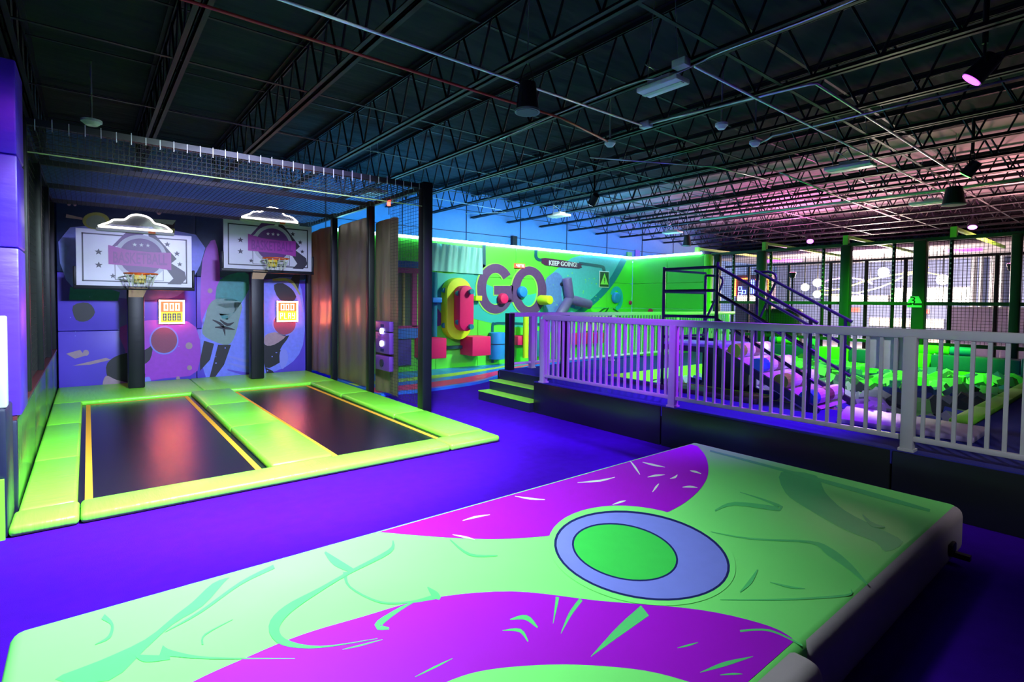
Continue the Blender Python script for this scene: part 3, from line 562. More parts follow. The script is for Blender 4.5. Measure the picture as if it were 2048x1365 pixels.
# plain two-tone oval emblem in the middle
mz(ell(1284,1112,190,96,10), mint, 4, 'oval_halo'); mz(ell(1284,1112,178,86,10), navyp, 5, 'oval_outline'); mz(ell(1284,1112,173,82,10), lav, 6, 'oval_print')
mz(ell(1250,1105,108,55,12), navyp, 7, 'inner_outline'); mz(ell(1250,1105,104,52,12), M('leaf_green_print', (.05,.62,.08), .6, spec=.2, var=.05), 8, 'inner_oval')
# ================================================================== raised deck, steps, pit
ZD, XD = .45, 5.04; PX0, PX1, PY0, PY1 = 6.42, 12.15, 1.36, 5.62
dk = T('raised_deck', 'raised deck with dark skirt around the foam pit', 'platform', (XD, 2, 0))
for n_, r in (('deck_floor', (XD, PX0, -4, 5.75)), ('deck_floor', (5.42, PX0, 5.75, 7.1)), ('deck_floor', (PX0, 13.1, PY1, 7.1)), ('deck_floor', (PX1, 13.1, -4, PY1)), ('deck_floor', (PX0, PX1, -4, PY0-.2))):
    B().box(r[0]+.001, r[1], r[2], r[3], ZD-.12, ZD).build(n_, deckcarpet, dk)
skirt = M('skirt_vinyl', (.012,.016,.018), .3, bump=.15, bs=3, var=.2)
yy = 5.75
while yy > -3.5:
    B().box(XD-.012, XD+.05, yy-2.18, yy-.006, 0, ZD-.01).build('skirt_panel', skirt, dk, bevel=.008); yy -= 2.19
B().box(XD, 5.42, 5.70, 5.745, 0, ZD-.02).build('skirt_panel', skirt, dk); B().box(5.42, 13, 7.08, 7.12, 0, ZD-.02).build('skirt_panel', skirt, dk)
st = T('deck_steps', 'two carpeted steps with lime treads up to the raised deck', 'steps', (5.15, 6.4, 0))
for x0, x1, z1 in ((4.97,5.19,.15), (5.19,5.42,.30)):
    B().box(x0, 5.42, 5.76, 7.04, z1-.15, z1-.012).build('riser', navyv, st); B().box(x0-.006, x1, 5.755, 7.045, z1-.012, z1).build('tread', limeflat, st)
B().box(5.405, 5.419, 5.76, 7.04, .301, ZD).build('riser', navyv, st)
pit = T('foam_pit', 'foam pit lined with lime vinyl beyond the railing', 'foam pit', (PX0, PY0, 0))
B().box(PX0, PX1, PY0, PY1, .002, .03).build('pit_floor', navyv, pit)
B().box(PX0, PX1, PY1-.03, PY1, .03, ZD).build('pit_wall', limeflat, pit); B().box(PX1-.03, PX1, PY0, PY1, .03, ZD).build('pit_wall', limeflat, pit)
B().box(PX0, PX1, PY0-.04, PY0, .03, ZD).build('pit_wall', limeflat, pit); B().box(PX0, PX0+.03, PY0, PY1, .03, ZD).build('pit_wall', limeflat, pit)
for i in range(5):
    x0 = PX0+.2+i*1.08; tag(B().box(x0+.004, x0+1.076, PY0-.2, PY0-.02, ZD, ZD+.05).build('pit_edge_pad', limeflat, loc=(x0+.5,PY0-.1,ZD), bevel=.015), 'lime edging pad along the foam pit, %s from the railing' % ('first','second','third','fourth','fifth')[i], 'safety pad', 'lime pit edging pads')
cm = [M('cube_slate', (.30,.30,.42), .85, bump=.3, bs=60, var=.1), M('cube_blue', (.06,.08,.45), .85, bump=.3, bs=60, var=.1), M('cube_green', (.20,.50,.18), .85, bump=.3, bs=60, var=.1), M('cube_dark', (.05,.06,.09), .85, bump=.3, bs=60, var=.1)]
cn = ['slate grey foam cube heaped in the foam pit', 'blue foam cube heaped in the foam pit', 'green foam cube heaped in the foam pit', 'charcoal foam cube heaped in the foam pit']
cmesh = []
for m_ in cm:
    o = B().box(-.1,.1,-.1,.1,-.1,.1).build('foam_cube', m_, loc=(0,0,0), bevel=.006, seg=1); cmesh.append(o.data); D.objects.remove(o)
def rotm(): return Matrix.Rotation(R.uniform(0,6.28), 4, Vector((R.uniform(-1,1), R.uniform(-1,1), R.uniform(-1,1))).normalized())
under = B()
for i in range(20):
    for j in range(15):
        x = PX0+.17+(PX1-PX0-.34)*i/19+R.uniform(-.06,.06); y = PY0+.17+(PY1-PY0-.34)*j/14+R.uniform(-.06,.06)
        if i < 5 and 7 <= j <= 9 and False: continue
        k = R.choice((0,0,1,2,3)); o = D.objects.new('foam_cube', cmesh[k]); col.objects.link(o); tag(o, cn[k], 'foam cube', ['slate','blue','green','charcoal'][k]+' pit cubes')
        o.matrix_world = Matrix.Translation((x, y, (R.uniform(.13,.24) if y > 4.3 and x < 10 else R.uniform(.27,.40)))) @ rotm()
        mm_ = Matrix.Translation((x+.13, y+.12, (.12 if y > 4.2 and x < 10 else R.uniform(.16,.26)))) @ rotm()
        under.add([mm_ @ Vector(c)*1 for c in ((-.1,-.1,-.1),(.1,-.1,-.1),(.1,.1,-.1),(-.1,.1,-.1),(-.1,-.1,.1),(.1,-.1,.1),(.1,.1,.1),(-.1,.1,.1))], [(0,3,2,1),(4,5,6,7),(0,1,5,4),(1,2,6,5),(2,3,7,6),(3,0,4,7)])
under.build('loose_cubes', cm[1], pit, kind='stuff')
# landing mat and low black step pad on the deck
tag(B().prism([(5.72,2.02,ZD),(5.80,1.0,ZD),(6.44,1.0,ZD),(6.5,2.2,ZD)], (0,0,.05)).build('landing_mat', M('lilac_vinyl', (.42,.34,.62), .45, spec=.3, bump=.3, bs=3, var=.06), loc=(6.1,1.6,ZD), bevel=.015), 'flat lilac landing mat at the foot of the padded ramp', 'mat')
sp = T('step_pad', 'low black step pad on the deck before the jump tower', 'step pad', (6.3, 3.6, ZD))
B().box(5.98, 6.38, 2.95, 4.35, ZD, ZD+.06).build('body', M('charcoal_vinyl', (.05,.055,.065), .5), sp, bevel=.01); B().box(6.36, 6.38, 2.95, 4.35, ZD+.06, ZD+.068).build('edge_trim', limeflat, sp)
# ------------------------------------------------------------------ padded ramp and jump tower
rp = T('padded_ramp', 'padded climbing ramp with foam rolls and dark handrails', 'ramp', (6.5, 2.4, ZD))
XA, XB, Y0, Y1, Z0, Z1 = 6.08, 6.98, 2.36, 3.46, ZD+.03, 1.08
sl = (Z1-Z0)/(Y1-Y0); zr = lambda y: Z0+sl*(y-Y0)
lil = M('lilac_pad', (.50,.40,.60), .38, bump=.2, bs=4, var=.05)
B().prism([(XA,Y0,Z0-.02),(XA,Y1,Z1-.02),(XA,Y1,Z1-.09),(XA,Y0+.1,Z0-.04)], (XB-XA,0,0)).build('ramp_board', lil, rp)
for x in (XA-.03, XB+.03): B().bar((x,Y0-.05,Z0-.02), (x,Y1,Z1-.06), .05, .08).build('stringer', navyv, rp)
cw_, cbn = M('roll_white', (.75,.78,.80), .35), M('roll_brown_band', (.20,.09,.10), .4)
for i, y in enumerate((3.30, 3.02, 2.74, 2.46)):
    c1 = (limeflat, bluef)[i % 2]; z = zr(y)+.045; rr = .085
    r0 = B().cyl((XA+.03,y,z), (XA+.20,y,z), rr, 16).build('foam_roll', c1, rp, smooth=False)
    B().cyl((XA+.20,y,z), (XA+.40,y,z), rr, 16).build('white_segment', cw_, r0); B().cyl((XA+.40,y,z), (XA+.58,y,z), rr*1.01, 16).build('brown_band', cbn, r0); B().cyl((XA+.58,y,z), (XB-.03,y,z), rr, 16).build('white_segment', M('roll_pale_lime', (.72,.88,.6), .35) if i % 2 == 0 else cw_, r0)
railm = M('indigo_steel', (.022,.018,.07), .35, metal=.4, var=.2)
for x, ya in ((XA-.04, Y1+.04), (XB+.03, Y1+.06)):
    for dz in (1.0, .68, .36): B().cyl((x,ya,Z1+dz-.02), (x,Y0-.02,zr(Y0)+.93-(1-dz)), .019, 10).build('handrail', railm, rp)
    B().cyl((x,Y0+.05,ZD), (x,Y0+.05,zr(Y0)+.97), .02, 10).build('rail_post', railm, rp)
tw = T('jump_tower', 'dark scaffold jump tower with a platform above the foam pit', 'jump tower', (6.5, 3.9, ZD))
TY0, TY1, TX0, TX1 = 3.5, 4.27, 6.04, 7.05
B().box(TX0, TX1, TY0-.04, TY1+.02, Z1-.09, Z1-.02).build('platform_frame', navyv, tw); B().box(TX0, TX1, TY0-.04, TY1+.02, Z1-.02, Z1+.01).build('platform_pad', M('blue_grey_pad', (.22,.24,.55), .35), tw, bevel=.008)
B().box(6.62, 7.0, 3.55, 4.0, .03, Z1-.09).build('support_box', M('grey_box', (.06,.06,.07), .5), tw); B().box(6.60, 6.62, 3.55, 4.0, .03, Z1-.09).build('support_face', navyv, tw)
for x, y, z in ((TX0,TY1,2.09), (TX0,TY0,2.12), (TX1,TY1,2.02), (TX1,TY0,2.06)): B().cyl((x,y,ZD if x < 6.5 else .2), (x,y,z), .021, 10).build('post', railm, tw)
for z in (2.06, 1.77, 1.44, 1.16):
    B().cyl((TX0,TY1,z), (TX0,TY0,z), .019, 10).build('guard_rail', railm, tw); B().cyl((TX0,TY1,z-.01), (TX1,TY1,z-.01), .017, 10).build('guard_rail', railm, tw)
B().tube(smooth_poly([(TX1,TY1,2.02), (TX1,TY1-.2,2.0), (TX1,TY1-.27,1.93), (TX1,TY1-.2,1.75), (TX1,TY1-.02,1.36), (TX1,TY1+.02,1.1)], 5, False), .017, 8).build('grab_rail', railm, tw, smooth=True)
B().tube(smooth_poly([(TX1,TY0,2.04), (TX1,TY0-.18,2.03), (TX1,TY0-.25,1.95), (TX1,TY0-.18,1.75), (TX1,TY0,1.3), (TX1,TY0+.05,1.1)], 5, False), .017, 8).build('grab_rail', railm, tw, smooth=True)
# ------------------------------------------------------------------ white railings
bal = B().box(-.0125,.0125,-.0125,.0125,0,.80).build('baluster', whitem, loc=(0,0,0)); bal_me = bal.data; D.objects.remove(bal)
def railing(lab, pts, axis, z0, posts, dens=.0965, post_mat=whitem, w_=.085):
    a, b = pts; t = T('railing', lab, 'railing', (a[0], a[1], z0)); d = Vector((1,0,0)) if axis == 0 else Vector((0,1,0))
    A, Bv = Vector((*a, z0)), Vector((*b, z0)); up = Vector((0,0,1))
    B().bar(A+up*.935, Bv+up*.935, .05, .075).build('top_rail', whitem, t, bevel=.012); B().bar(A+up*.10, Bv+up*.10, .045, .04).build('bottom_rail', whitem, t, bevel=.008)
    ts = sorted(posts)
    for p in ts:
        c = A+(Bv-A).normalized()*p; B().box(c.x-w_/2, c.x+w_/2, c.y-w_/2, c.y+w_/2, z0, z0+.91).build('post', post_mat, t, bevel=.006)
        B().box(c.x-w_*.62, c.x+w_*.62, c.y-w_*.62, c.y+w_*.62, z0, z0+.02).build('base_plate', post_mat, t)
    for p, q in zip(ts, ts[1:]):
        n = round((q-p)/dens)
        for i in range(1, n):
            c = A+(Bv-A).normalized()*(p+(q-p)*i/n); o = D.objects.new('baluster', bal_me); col.objects.link(o); o.parent = t; o.location = c+up*.12-Vector(t['_o'])
XRl = XD+.05; R0 = 5.62
railing('white railing with balusters along the front of the raised deck', ((XRl, R0), (XRl, -3.2)), 1, ZD, [0.02, R0-3.45, R0-1.28, R0+.9, R0+3.1])
railing('green lit white railing along the far side of the deck', ((5.56, 6.98), (12.9, 6.98)), 0, ZD, [.5, 2.6, 4.8, 7.0])
tag(B().box(5.50, 5.62, 6.92, 7.04, ZD, 1.41).build('newel_post', blackm, loc=(5.56,6.98,ZD), bevel=.008), 'black newel post at the top of the lime steps', 'post')
tag(B().box(5.57, 5.67, 5.66, 5.76, ZD, 1.41).build('newel_post', blackm, loc=(5.62,5.7,ZD), bevel=.008), 'black newel post behind the white railing near the steps', 'post')
wbd = T('notice_board', 'blank white board fixed behind the railing balusters', 'board', (5.13, 1.5, 1.07))
B().box(5.115, 5.135, 1.29, 1.60, 1.08, 1.35).build('panel', M('board_white', (.85,.9,.95), .35), wbd, bevel=.004)
for y in (1.31, 1.58):
    for z in (1.10, 1.33): B().cyl((5.110,y,z), (5.116,y,z), .006, 8).build('screw', blackm, wbd)
# ------------------------------------------------------------------ foam barrier beyond the pit
blk_ = [(5.75,4.74,'b'),(4.72,4.13,'l'),(4.12,3.5,'b'),(3.49,3.12,'b'),(3.11,2.80,'l'),(2.76,1.55,'b')]; bn = M('barrier_blue', (.02,.10,.30), .5, var=.1)
names = ['long blue foam barrier block by the far railing','lime foam barrier block beyond the ramp foot','blue foam barrier block beside the lime one','blue foam barrier block behind the white board','short lime foam barrier block under the lime log','long blue foam barrier block near the corner post']
for (a, b, c), lab in zip(blk_, names): tag(B().box(12.2, 12.62, b, a, ZD, .71).build('foam_block', limeflat if c == 'l' else bn, loc=(12.4,(a+b)/2,ZD), bevel=.02), lab, 'foam block', 'foam barrier blocks')
for y0, y1, c, lab in ((5.22,5.67,limeflat,'lime foam log on the long blue block by the far railing'), (5.68,5.84,bluef,'short blue foam log end beside the lime log'), (4.86,5.02,M('mint_log',(.15,.55,.4)),'mint foam log standing over the lime block joint'), (2.54,3.20,limeflat,'lime foam log lying behind the post of the railing'), (2.22,2.53,bluef,'blue foam log on the long barrier block')):
    tag(B().cyl((12.45,y0,.79), (12.45,y1,.79), .078, 18).build('foam_log', c, loc=(12.45,(y0+y1)/2,.71), bevel=.015), lab, 'foam log', 'foam logs')
q = wp(2052, 722, x=11.9); tag(B().box(11.8, 12.1, 1.15, q.y+.05, ZD, .78).build('corner_post_pad', bn, loc=(11.9,1.3,ZD), bevel=.04), 'blue padded corner post at the end of the pit', 'padded post')
# ================================================================== climbing wall
YW = 10.45; XC = 13.15
cw = T('climbing_wall', 'bright green printed climbing wall below a glowing strip', 'climbing wall', (8.5, YW, 0))
gw = M('wall_green', (.13,.72,.05), .42, bump=.12, bs=3, var=.08); gteal = M('wall_teal', (.04,.48,.42), .42, bump=.1, bs=3, var=.12); gpurp = M('wall_violet', (.13,.24,.60), .42, var=.2); gsky = M('wall_aqua', (.10,.50,.58), .42, var=.15)
plum = M('letter_plum', (.13,.05,.16), .42, var=.2); dteal = M('pipe_teal', (.008,.09,.13), .4, var=.1)
for i in range(8):
    for k, (z0, z1) in enumerate(((.0,.75),(.75,1.45),(1.45,2.2),(2.2,2.98))):
        x0 = 3.85+(XC-3.85)*i/8; x1 = 3.85+(XC-3.85)*(i+1)/8
        B().box(x0+.003, x1-.003, YW, YW+.2, z0+.003, z1-.003).build('wall_panel', gw, cw, bevel=.006, seg=1)
def cz(px, mm, k=1, n='print', th=.003): return decal(n, px, mm, cw, (0, -th, 0), y=YW-.003*(k-1)-.0005)
cz(smooth_poly([(848,548),(900,548),(960,545),(975,570),(1015,580),(1060,590),(1110,580),(1130,640),(1060,655),(990,648),(900,625),(848,610)], 3), gteal)
cz(smooth_poly([(1095,560),(1125,530),(1160,512),(1245,516),(1228,545),(1205,580),(1175,605),(1150,632),(1100,660),(1085,610)], 3), gsky)
cz(smooth_poly([(1090,570),(1098,552),(1114,545),(1126,560),(1122,590),(1128,620),(1118,660),(1088,655)], 3), gpurp, 2)
cz(stroke([(1248,519),(1225,560),(1200,590),(1172,615),(1145,634)], [12,12,12,11,10], 5), M('swoosh_blue', (.01,.20,.32), .42), 3, 'swoosh_print')
cz(smooth_poly([(850,600),(866,604),(890,640),(896,645),(850,655)], 2), plum, 2); cz([(850,618),(868,625),(875,636),(850,642)], gw, 3)
for pts, w_ in (([(968,490),(968,600)], 7), ([(985,726),(985,655),(990,648),(1010,647),(1100,650)], 5), ([(1072,500),(1072,514),(1078,520),(1088,520)], 6), ([(1158,527),(1200,533),(1207,537),(1208,545)], 6), ([(925,505),(950,520),(972,536)], 5)):
    cz(stroke(pts, [w_]*len(pts), 4), dteal, 4, 'pipe_print')
# GO letters
def ringpx(cx, cy_, a, b, w_, t0, t1, n=44):
    o = [(cx+a*math.cos(math.radians(t0+(t1-t0)*i/n)), cy_+b*math.sin(math.radians(t0+(t1-t0)*i/n))) for i in range(n+1)]
    i_ = [(cx+(a-w_)*math.cos(math.radians(t0+(t1-t0)*i/n)), cy_+(b-w_)*math.sin(math.radians(t0+(t1-t0)*i/n))) for i in range(n+1)]
    return o+i_[::-1]
limeg = M('letter_outline_lime', (.35,.85,.10), .42)
for dx, mm, k, e in ((-1.5, limeg, 5, 1.5), (0, plum, 6, 0)):
    cz(ringpx(991+dx, 578, 37+e, 50+e, 18+2*e, -35, -335), mm, k, 'letter_g', .002); cz([(988-e,572-e),(1026+e,572-e),(1026+e,605),(1012,605+e),(1010,590+e),(988-e,590+e)], mm, k, 'letter_g', .002)
    cz(ringpx(1058+dx, 582, 35+e, 49+e, 17+2*e, 0, 359.9), mm, k, 'letter_o', .002)
# keep going banner and warning plate
bnr = M('banner_plum', (.09,.02,.07), .4)
cz(smooth_poly([(1084,521),(1090,516),(1160,527),(1162,532),(1158,538),(1090,531)], 2), bnr, 5, 'banner')
a, b = wp(1097,523,y=YW), wp(1153,533,y=YW)
text_mesh('lettering', 'KEEP GOING!', offwhite, cw, ((a.x+b.x)/2, YW-.022, (a.z+b.z)/2), .16, width=b.x-a.x, height=.13, ext=.002, off=.004)
wa, wb_ = wp(1197.5,542,y=YW), wp(1216.5,576,y=YW)
B().box(wa.x, wb_.x, YW-.03, YW-.012, wb_.z, wa.z).build('warning_plate', offwhite, cw, bevel=.01); B().box(wa.x+.025, wb_.x-.025, YW-.034, YW-.03, wb_.z+.025, wa.z-.025).build('warning_field', M('plate_dark', (.02,.07,.02), .4), cw)
xm = (wa.x+wb_.x)/2; zb_ = wb_.z+.09
B().prism([(xm-.17,YW-.038,zb_),(xm+.17,YW-.038,zb_),(xm,YW-.038,wa.z-.06)], (0,.003,0)).build('warning_triangle', limeg, cw)
B().box(xm-.014, xm+.014, YW-.041, YW-.038, zb_+.085, zb_+.2).build('exclamation_stroke', mp_k, cw); B().box(xm-.014, xm+.014, YW-.041, YW-.038, zb_+.035, zb_+.06).build('exclamation_dot', mp_k, cw)
cz(ringpx(1233, 597, 13, 24, 8, -160, 100, 20), M('arc_aqua', (.02,.45,.62), .42), 4, 'arc_print')
for pts in ([(1190,634),(1205,620),(1216,616),(1210,626),(1202,634)], [(1226,618),(1236,625),(1240,634)], [(1212,632),(1222,628),(1232,632)]): cz(stroke(pts, [3]*len(pts), 4), M('doodle_green', (.01,.12,.02), .5), 5, 'doodle_print')
for q in range(26): cz(ell(R.uniform(1105,1200), R.uniform(545,615), R.uniform(.6,1.4), R.uniform(.6,1.4), n=6), limeg, 5, 'dot_print')
# loose banner with folds
bb = B(); n, m = 50, 8; a, b = wp(857,486,y=YW-.06), wp(966,548,y=YW-.06); vs_ = []
for i in range(n+1):
    for j in range(m+1): vs_.append((a.x+(b.x-a.x)*i/n, YW-.05-.025*math.sin(i*1.1+.3*j)*(1-.4*j/m)-.015*math.sin(i*.45), a.z+(b.z-a.z)*j/m-.03*(i/n-.5)))
bb.add(vs_, [(i*(m+1)+j, (i+1)*(m+1)+j, (i+1)*(m+1)+j+1, i*(m+1)+j+1) for i in range(n) for j in range(m)]); bb.build('loose_banner', M('banner_aqua', (.30,.72,.62), .3, bump=.1, bs=2, var=.4, nscale=1.2, stretch=(3,1,1)), cw, smooth=True)
# return wall
rw = T('return_wall', 'plain green padded wall turning the corner from the climbing wall', 'padded wall', (XC, 9.2, 0))
for a, b in ((8.02,9.2), (9.2,10.45)):
    for z0, z1 in ((0,.75),(.75,1.45),(1.45,2.2),(2.2,2.98)): B().box(XC, XC+.2, a+.003, b-.003, z0+.003, z1-.003).build('wall_panel', gw, rw, bevel=.006, seg=1)
B().box(XC-.02, XC+.22, 7.86, 8.02, 0, 2.96).build('end_pad', limeflat, rw, bevel=.03)
# light strip
ls = T('light_strip', 'glowing cyan white strip along the top of the climbing wall', 'light strip', (8.5, YW, 2.98)); glow = M('cyan_glow', (.6,.9,1), .5, em=(.28,.80,1.), es=34)
B().tube([(3.9, YW-.01, 3.0), (XC-.02, YW-.01, 3.0)], .03, 8).build('tube', glow, ls, smooth=True); B().tube([(XC-.01, YW-.02, 3.0), (XC-.01, 8.1, 3.0)], .03, 8).build('tube', glow, ls, smooth=True)
B().box(3.9, XC, YW+.02, YW+.06, 2.975, 2.99).build('channel', whitem, ls); B().box(3.9, XC+4, YW+.26, YW+.32, 2.9, 2.93).build('hidden_fill_strip', M('blue_fill_glow', (.1,.3,1), .5, em=(.03,.38,1.), es=90), ls)  # hidden blue strip added to light the upper wall and ceiling
ck = T('wall_clock', 'small red lit digital timer above the big letters', 'timer', (8.6, YW, 2.45)); a, b = wp(1031,527,y=YW-.06), wp(1050,537,y=YW-.06)
B().box(a.x, b.x, YW-.06, YW, b.z, a.z).build('body', M('timer_red', (.3,.02,.02), .4, em=(1,.15,.08), es=1.5), ck); seg_text('digit', '4975', M('timer_digit', (1,.6,.5), .4, em=(1,.55,.45), es=9), ck, a.x+.02, b.x-.02, b.z+.025, a.z-.025, YW-.06)
# holds
def hold(name, lab, cat, loc): return T(name, lab, cat, loc, 'climbing wall obstacles')
def capsule(x0, x1, z0, z1):
    r = (x1-x0)/2; c = (x0+x1)/2; return [(c+r*math.cos(math.radians(t)), z1-r+r*math.sin(math.radians(t))) for t in range(0, 181, 12)]+[(c+r*math.cos(math.radians(t)), z0+r+r*math.sin(math.radians(t))) for t in range(180, 361, 12)]
h = hold('skateboard_hold', 'yellow and pink skateboard shaped foam hold', 'climbing hold', (6.6, YW, .72))
B().prism([(x, YW, z) for x, z in capsule(6.30, 6.98, .72, 2.14)], (0,-.26,0)).build('yellow_board', yellf, h, bevel=.02)
B().prism([(x, YW-.26, z) for x, z in capsule(6.48, 6.86, .93, 1.96)], (0,-.26,0)).build('pink_board', pinkf, h, bevel=.02)
for x, z, y in ((6.31,1.85,YW-.1), (6.31,1.05,YW-.1), (6.5,1.78,YW-.38), (6.73,1.82,YW-.56), (6.5,1.13,YW-.38), (6.73,1.03,YW-.56)): B().cyl((x,y,z), (x-.0,y-.07,z), .06, 14).build('wheel', tealf, h)
for x0, lab in ((5.62, 'pink foam step block beside the cage corner post'), (6.83, 'pink foam step block under the skateboard hold')):
    tag(B().box(x0, x0+.52, YW-.52, YW-.001, .35, .79).build('foam_step', pinkf, loc=(x0+.26,YW,.35), bevel=.012), lab, 'climbing hold', 'climbing wall obstacles')
tag(B().box(6.15, 6.82, YW-.12, YW-.02, .50, .57).build('ledge_bar', M('bar_dark', (.01,.05,.06), .4), loc=(6.5,YW,.5)), 'dark ledge bar between the two pink step blocks', 'climbing hold')
h = hold('blue_barrel', 'blue half barrel hold with a dark band beside the newel post', 'climbing hold', (7.8, YW, .2)); B().cyl((7.82,YW-.14,.2), (7.82,YW-.14,.85), .2, 20).build('barrel', bluef, h, bevel=.015); B().cyl((7.82,YW-.14,.56), (7.82,YW-.14,.58), .205, 20).build('band', navyv, h)
h = hold('blue_barrel', 'blue half barrel hold glimpsed between railing balusters', 'climbing hold', (9.1, YW, .2)); B().cyl((9.15,YW-.14,.2), (9.15,YW-.14,.85), .18, 20).build('barrel', tealf, h, bevel=.015)
h = hold('wall_pole', 'dark vertical pole with a blue block by the skateboard hold', 'climbing hold', (6.1, YW, .8)); B().cyl((6.1,YW-.06,.8), (6.1,YW-.06,2.25), .06, 12).build('pole', tealf, h); B().box(5.97, 6.2, YW-.22, YW-.02, 1.57, 1.68).build('block', bluef, h, bevel=.01)
for x, z, r, dp, mm, lab in ((8.03,1.68,.14,.16,pinkf,'round pink knob hold on the letter G'), (8.66,1.86,.15,.14,bluef,'round blue knob hold on the letter O'), (9.32,1.66,.13,.42,yellf,'short yellow cylinder hold on the letter O'), (12.32,1.76,.17,.14,bluef,'round blue knob hold inside the aqua arc'), (13.03,1.62,.07,.06,pinkf,'small pink knob hold at the wall corner')):
    tag(B().cyl((x,YW-.02,z), (x,YW-dp,z), r, 20, r*.9).build('knob_hold', mm, loc=(x,YW,z), bevel=.03), lab, 'climbing hold', 'climbing wall obstacles')
q = wp(1302, 623, x=XC); tag(B().cyl((XC,q.y,q.z), (XC-.06,q.y,q.z), .08, 16).build('knob_hold', pinkf, loc=q, bevel=.01), 'small pink knob hold on the plain green wall', 'climbing hold', 'climbing wall obstacles')
tag(B().box(7.18, 7.36, YW-.14, YW-.012, 1.62, 1.74).build('block_hold', yellf, loc=(7.27,YW,1.62), bevel=.01), 'small yellow block hold below the dark pipe', 'climbing hold', 'climbing wall obstacles')
h = hold('branch_hold', 'purple three armed branch shaped foam hold', 'climbing hold', (10.2, YW, 1.2)); vio = M('foam_violet', (.14,.08,.26), .5, var=.15); yb_ = YW-.2; J = (10.24, yb_, 1.70)
for e in ((10.10, yb_-.02, 2.26), (9.78, yb_-.03, 1.2), (10.95, yb_-.08, 1.55)): B().cyl(J, e, .13, 16).build('arm', vio, h, bevel=.02)
for e in ((10.10, 2.1), (10.24,1.7)): B().cyl((e[0],YW,e[1]), (e[0],yb_,e[1]), .05, 10).build('bracket', blackm, h)
for x0, z0, z1, lab in ((8.35,.52,.85,'pink beam hold low behind the railing by the newel'), (9.95,.45,.85,'long pink beam hold low behind the railing')):
    tag(B().box(x0, x0+(.6 if x0 < 9 else 1.6), YW-.3, YW-.01, z0, z1-.1).build('beam_hold', pinkf, loc=(x0+.4,YW,z0), bevel=.015), lab, 'climbing hold', 'climbing wall obstacles')
tag(B().cyl((8.55,YW-.36,.2), (8.55,YW-.36,1.25), .07, 14).build('pole_hold', yellf, loc=(8.55,YW-.3,.2)), 'yellow pole hold crossing the pink beam', 'climbing hold')
tag(B().box(11.0, 11.9, YW-.12, YW-.01, .8, 1.3).build('panel_hold', M('pale_yellow', (.7,.85,.3), .45), loc=(11.4,YW,.8), bevel=.01), 'pale yellow panel on the wall behind the railing', 'climbing hold')
# doorway unit seen through the cage net
dw = T('play_tower_front', 'blue and magenta play tower front seen through the cage net', 'play tower', (5.3, YW-.1, 0)); mgf = M('magenta_frame', (.35,.03,.14), .45); dbl = M('tower_blue', (.02,.15,.42), .5)
for n_, r, mm in (('blue_band', (4.7,5.66,2.32,2.46), dbl), ('frame_rail', (4.7,5.66,2.2,2.31), mgf), ('frame_post', (5.52,5.64,1.03,2.2), mgf), ('frame_post', (5.02,5.16,1.03,2.2), mgf), ('frame_rail', (4.7,5.66,1.0,1.06), mgf), ('blue_band', (4.7,5.66,.78,1.0), dbl), ('lower_panel', (5.1,5.5,.2,.76), M('tower_indigo', (.05,.04,.2), .5)), ('frame_post', (5.3,5.34,1.06,2.2), M('olive_strip',(.3,.28,.05)))):
    B().box(r[0], r[1], YW-.10, YW-.012, r[2], r[3]).build(n_, mm, dw)
B().box(5.16, 5.52, YW-.06, YW-.05, 1.06, 2.2).build('pane', M('tower_glass', (.1,.12,.1), .08, alpha=.45), dw)
# striped soft floor along the wall
sf = T('soft_floor', 'blue soft floor with lime and pink curved stripes by the climbing wall', 'soft floor', (6, 9.8, 0)); sblue = M('soft_blue', (.03,.20,.75), .28, bump=.4, bs=2.5, var=.15, dist=.04)
fr_ = smooth_poly([wp(u, v, z=.05) for u, v in ((762,789),(788,785),(855,779),(955,764),(1005,750))]+[Vector((9,9.9,.05)), Vector((12.9,10.0,.05))], 6, False)
B().prism([(p.x,p.y,.002) for p in fr_]+[(12.9,YW-.01,.002), (fr_[0].x,YW-.01,.002)], (0,0,.05)).build('base_mat', sblue, sf)
def stripe(f0, f1, mm, n_):
    top = [Vector((p.x, p.y+(YW-p.y)*f0, .053)) for p in fr_]; bot = [Vector((p.x, p.y+(YW-p.y)*f1, .053)) for p in fr_]
    b_ = B(); k = len(top); b_.add(top+bot, [(i, i+1, k+i+1, k+i) for i in range(k-1)]); b_.build(n_, mm, sf)
stripe(.05, .27, M('stripe_pink', (.85,.02,.16), .35), 'pink_stripe'); stripe(.43, .60, M('stripe_lime', (.45,.75,.08), .35), 'lime_stripe'); stripe(.80, .84, M('stripe_aqua', (.05,.35,.65), .35), 'aqua_stripe')
# ================================================================== netted fence beyond the pit
XF = 13.33
fe = T('net_fence', 'tall dark netted fence between the foam pit and the court', 'net fence', (XF, 3, 0)); gpad = M('dark_green_pad', (.012,.05,.02), .4, bump=.1, bs=5)
for y, w_ in ((7.72,.16), (6.52,.2), (4.60,.2), (3.24,.22), (1.80,.15), (-.2,.2), (-2.0,.16)): B().box(XF-w_/2, XF+w_/2, y-w_/2, y+w_/2, 0, 2.96).build('post_pad', gpad, fe, bevel=.03)
for y in (7.3, 6.32, 5.10, 3.72, 2.76, .8): B().cyl((XF+.06,y,0), (XF+.06,y,3.0), .035, 10).build('post', blackm, fe)
for z in (2.96, 1.66, .84): B().bar((XF,7.9,z), (XF,-3.5,z), .07).build('rail', M('fence_rail_green', (.014,.07,.014), .4), fe)
net_panel((XF+.1, -3.0, .85), (0,1,0), (0,0,1), 10.7, 2.1, .06, .006, fe)
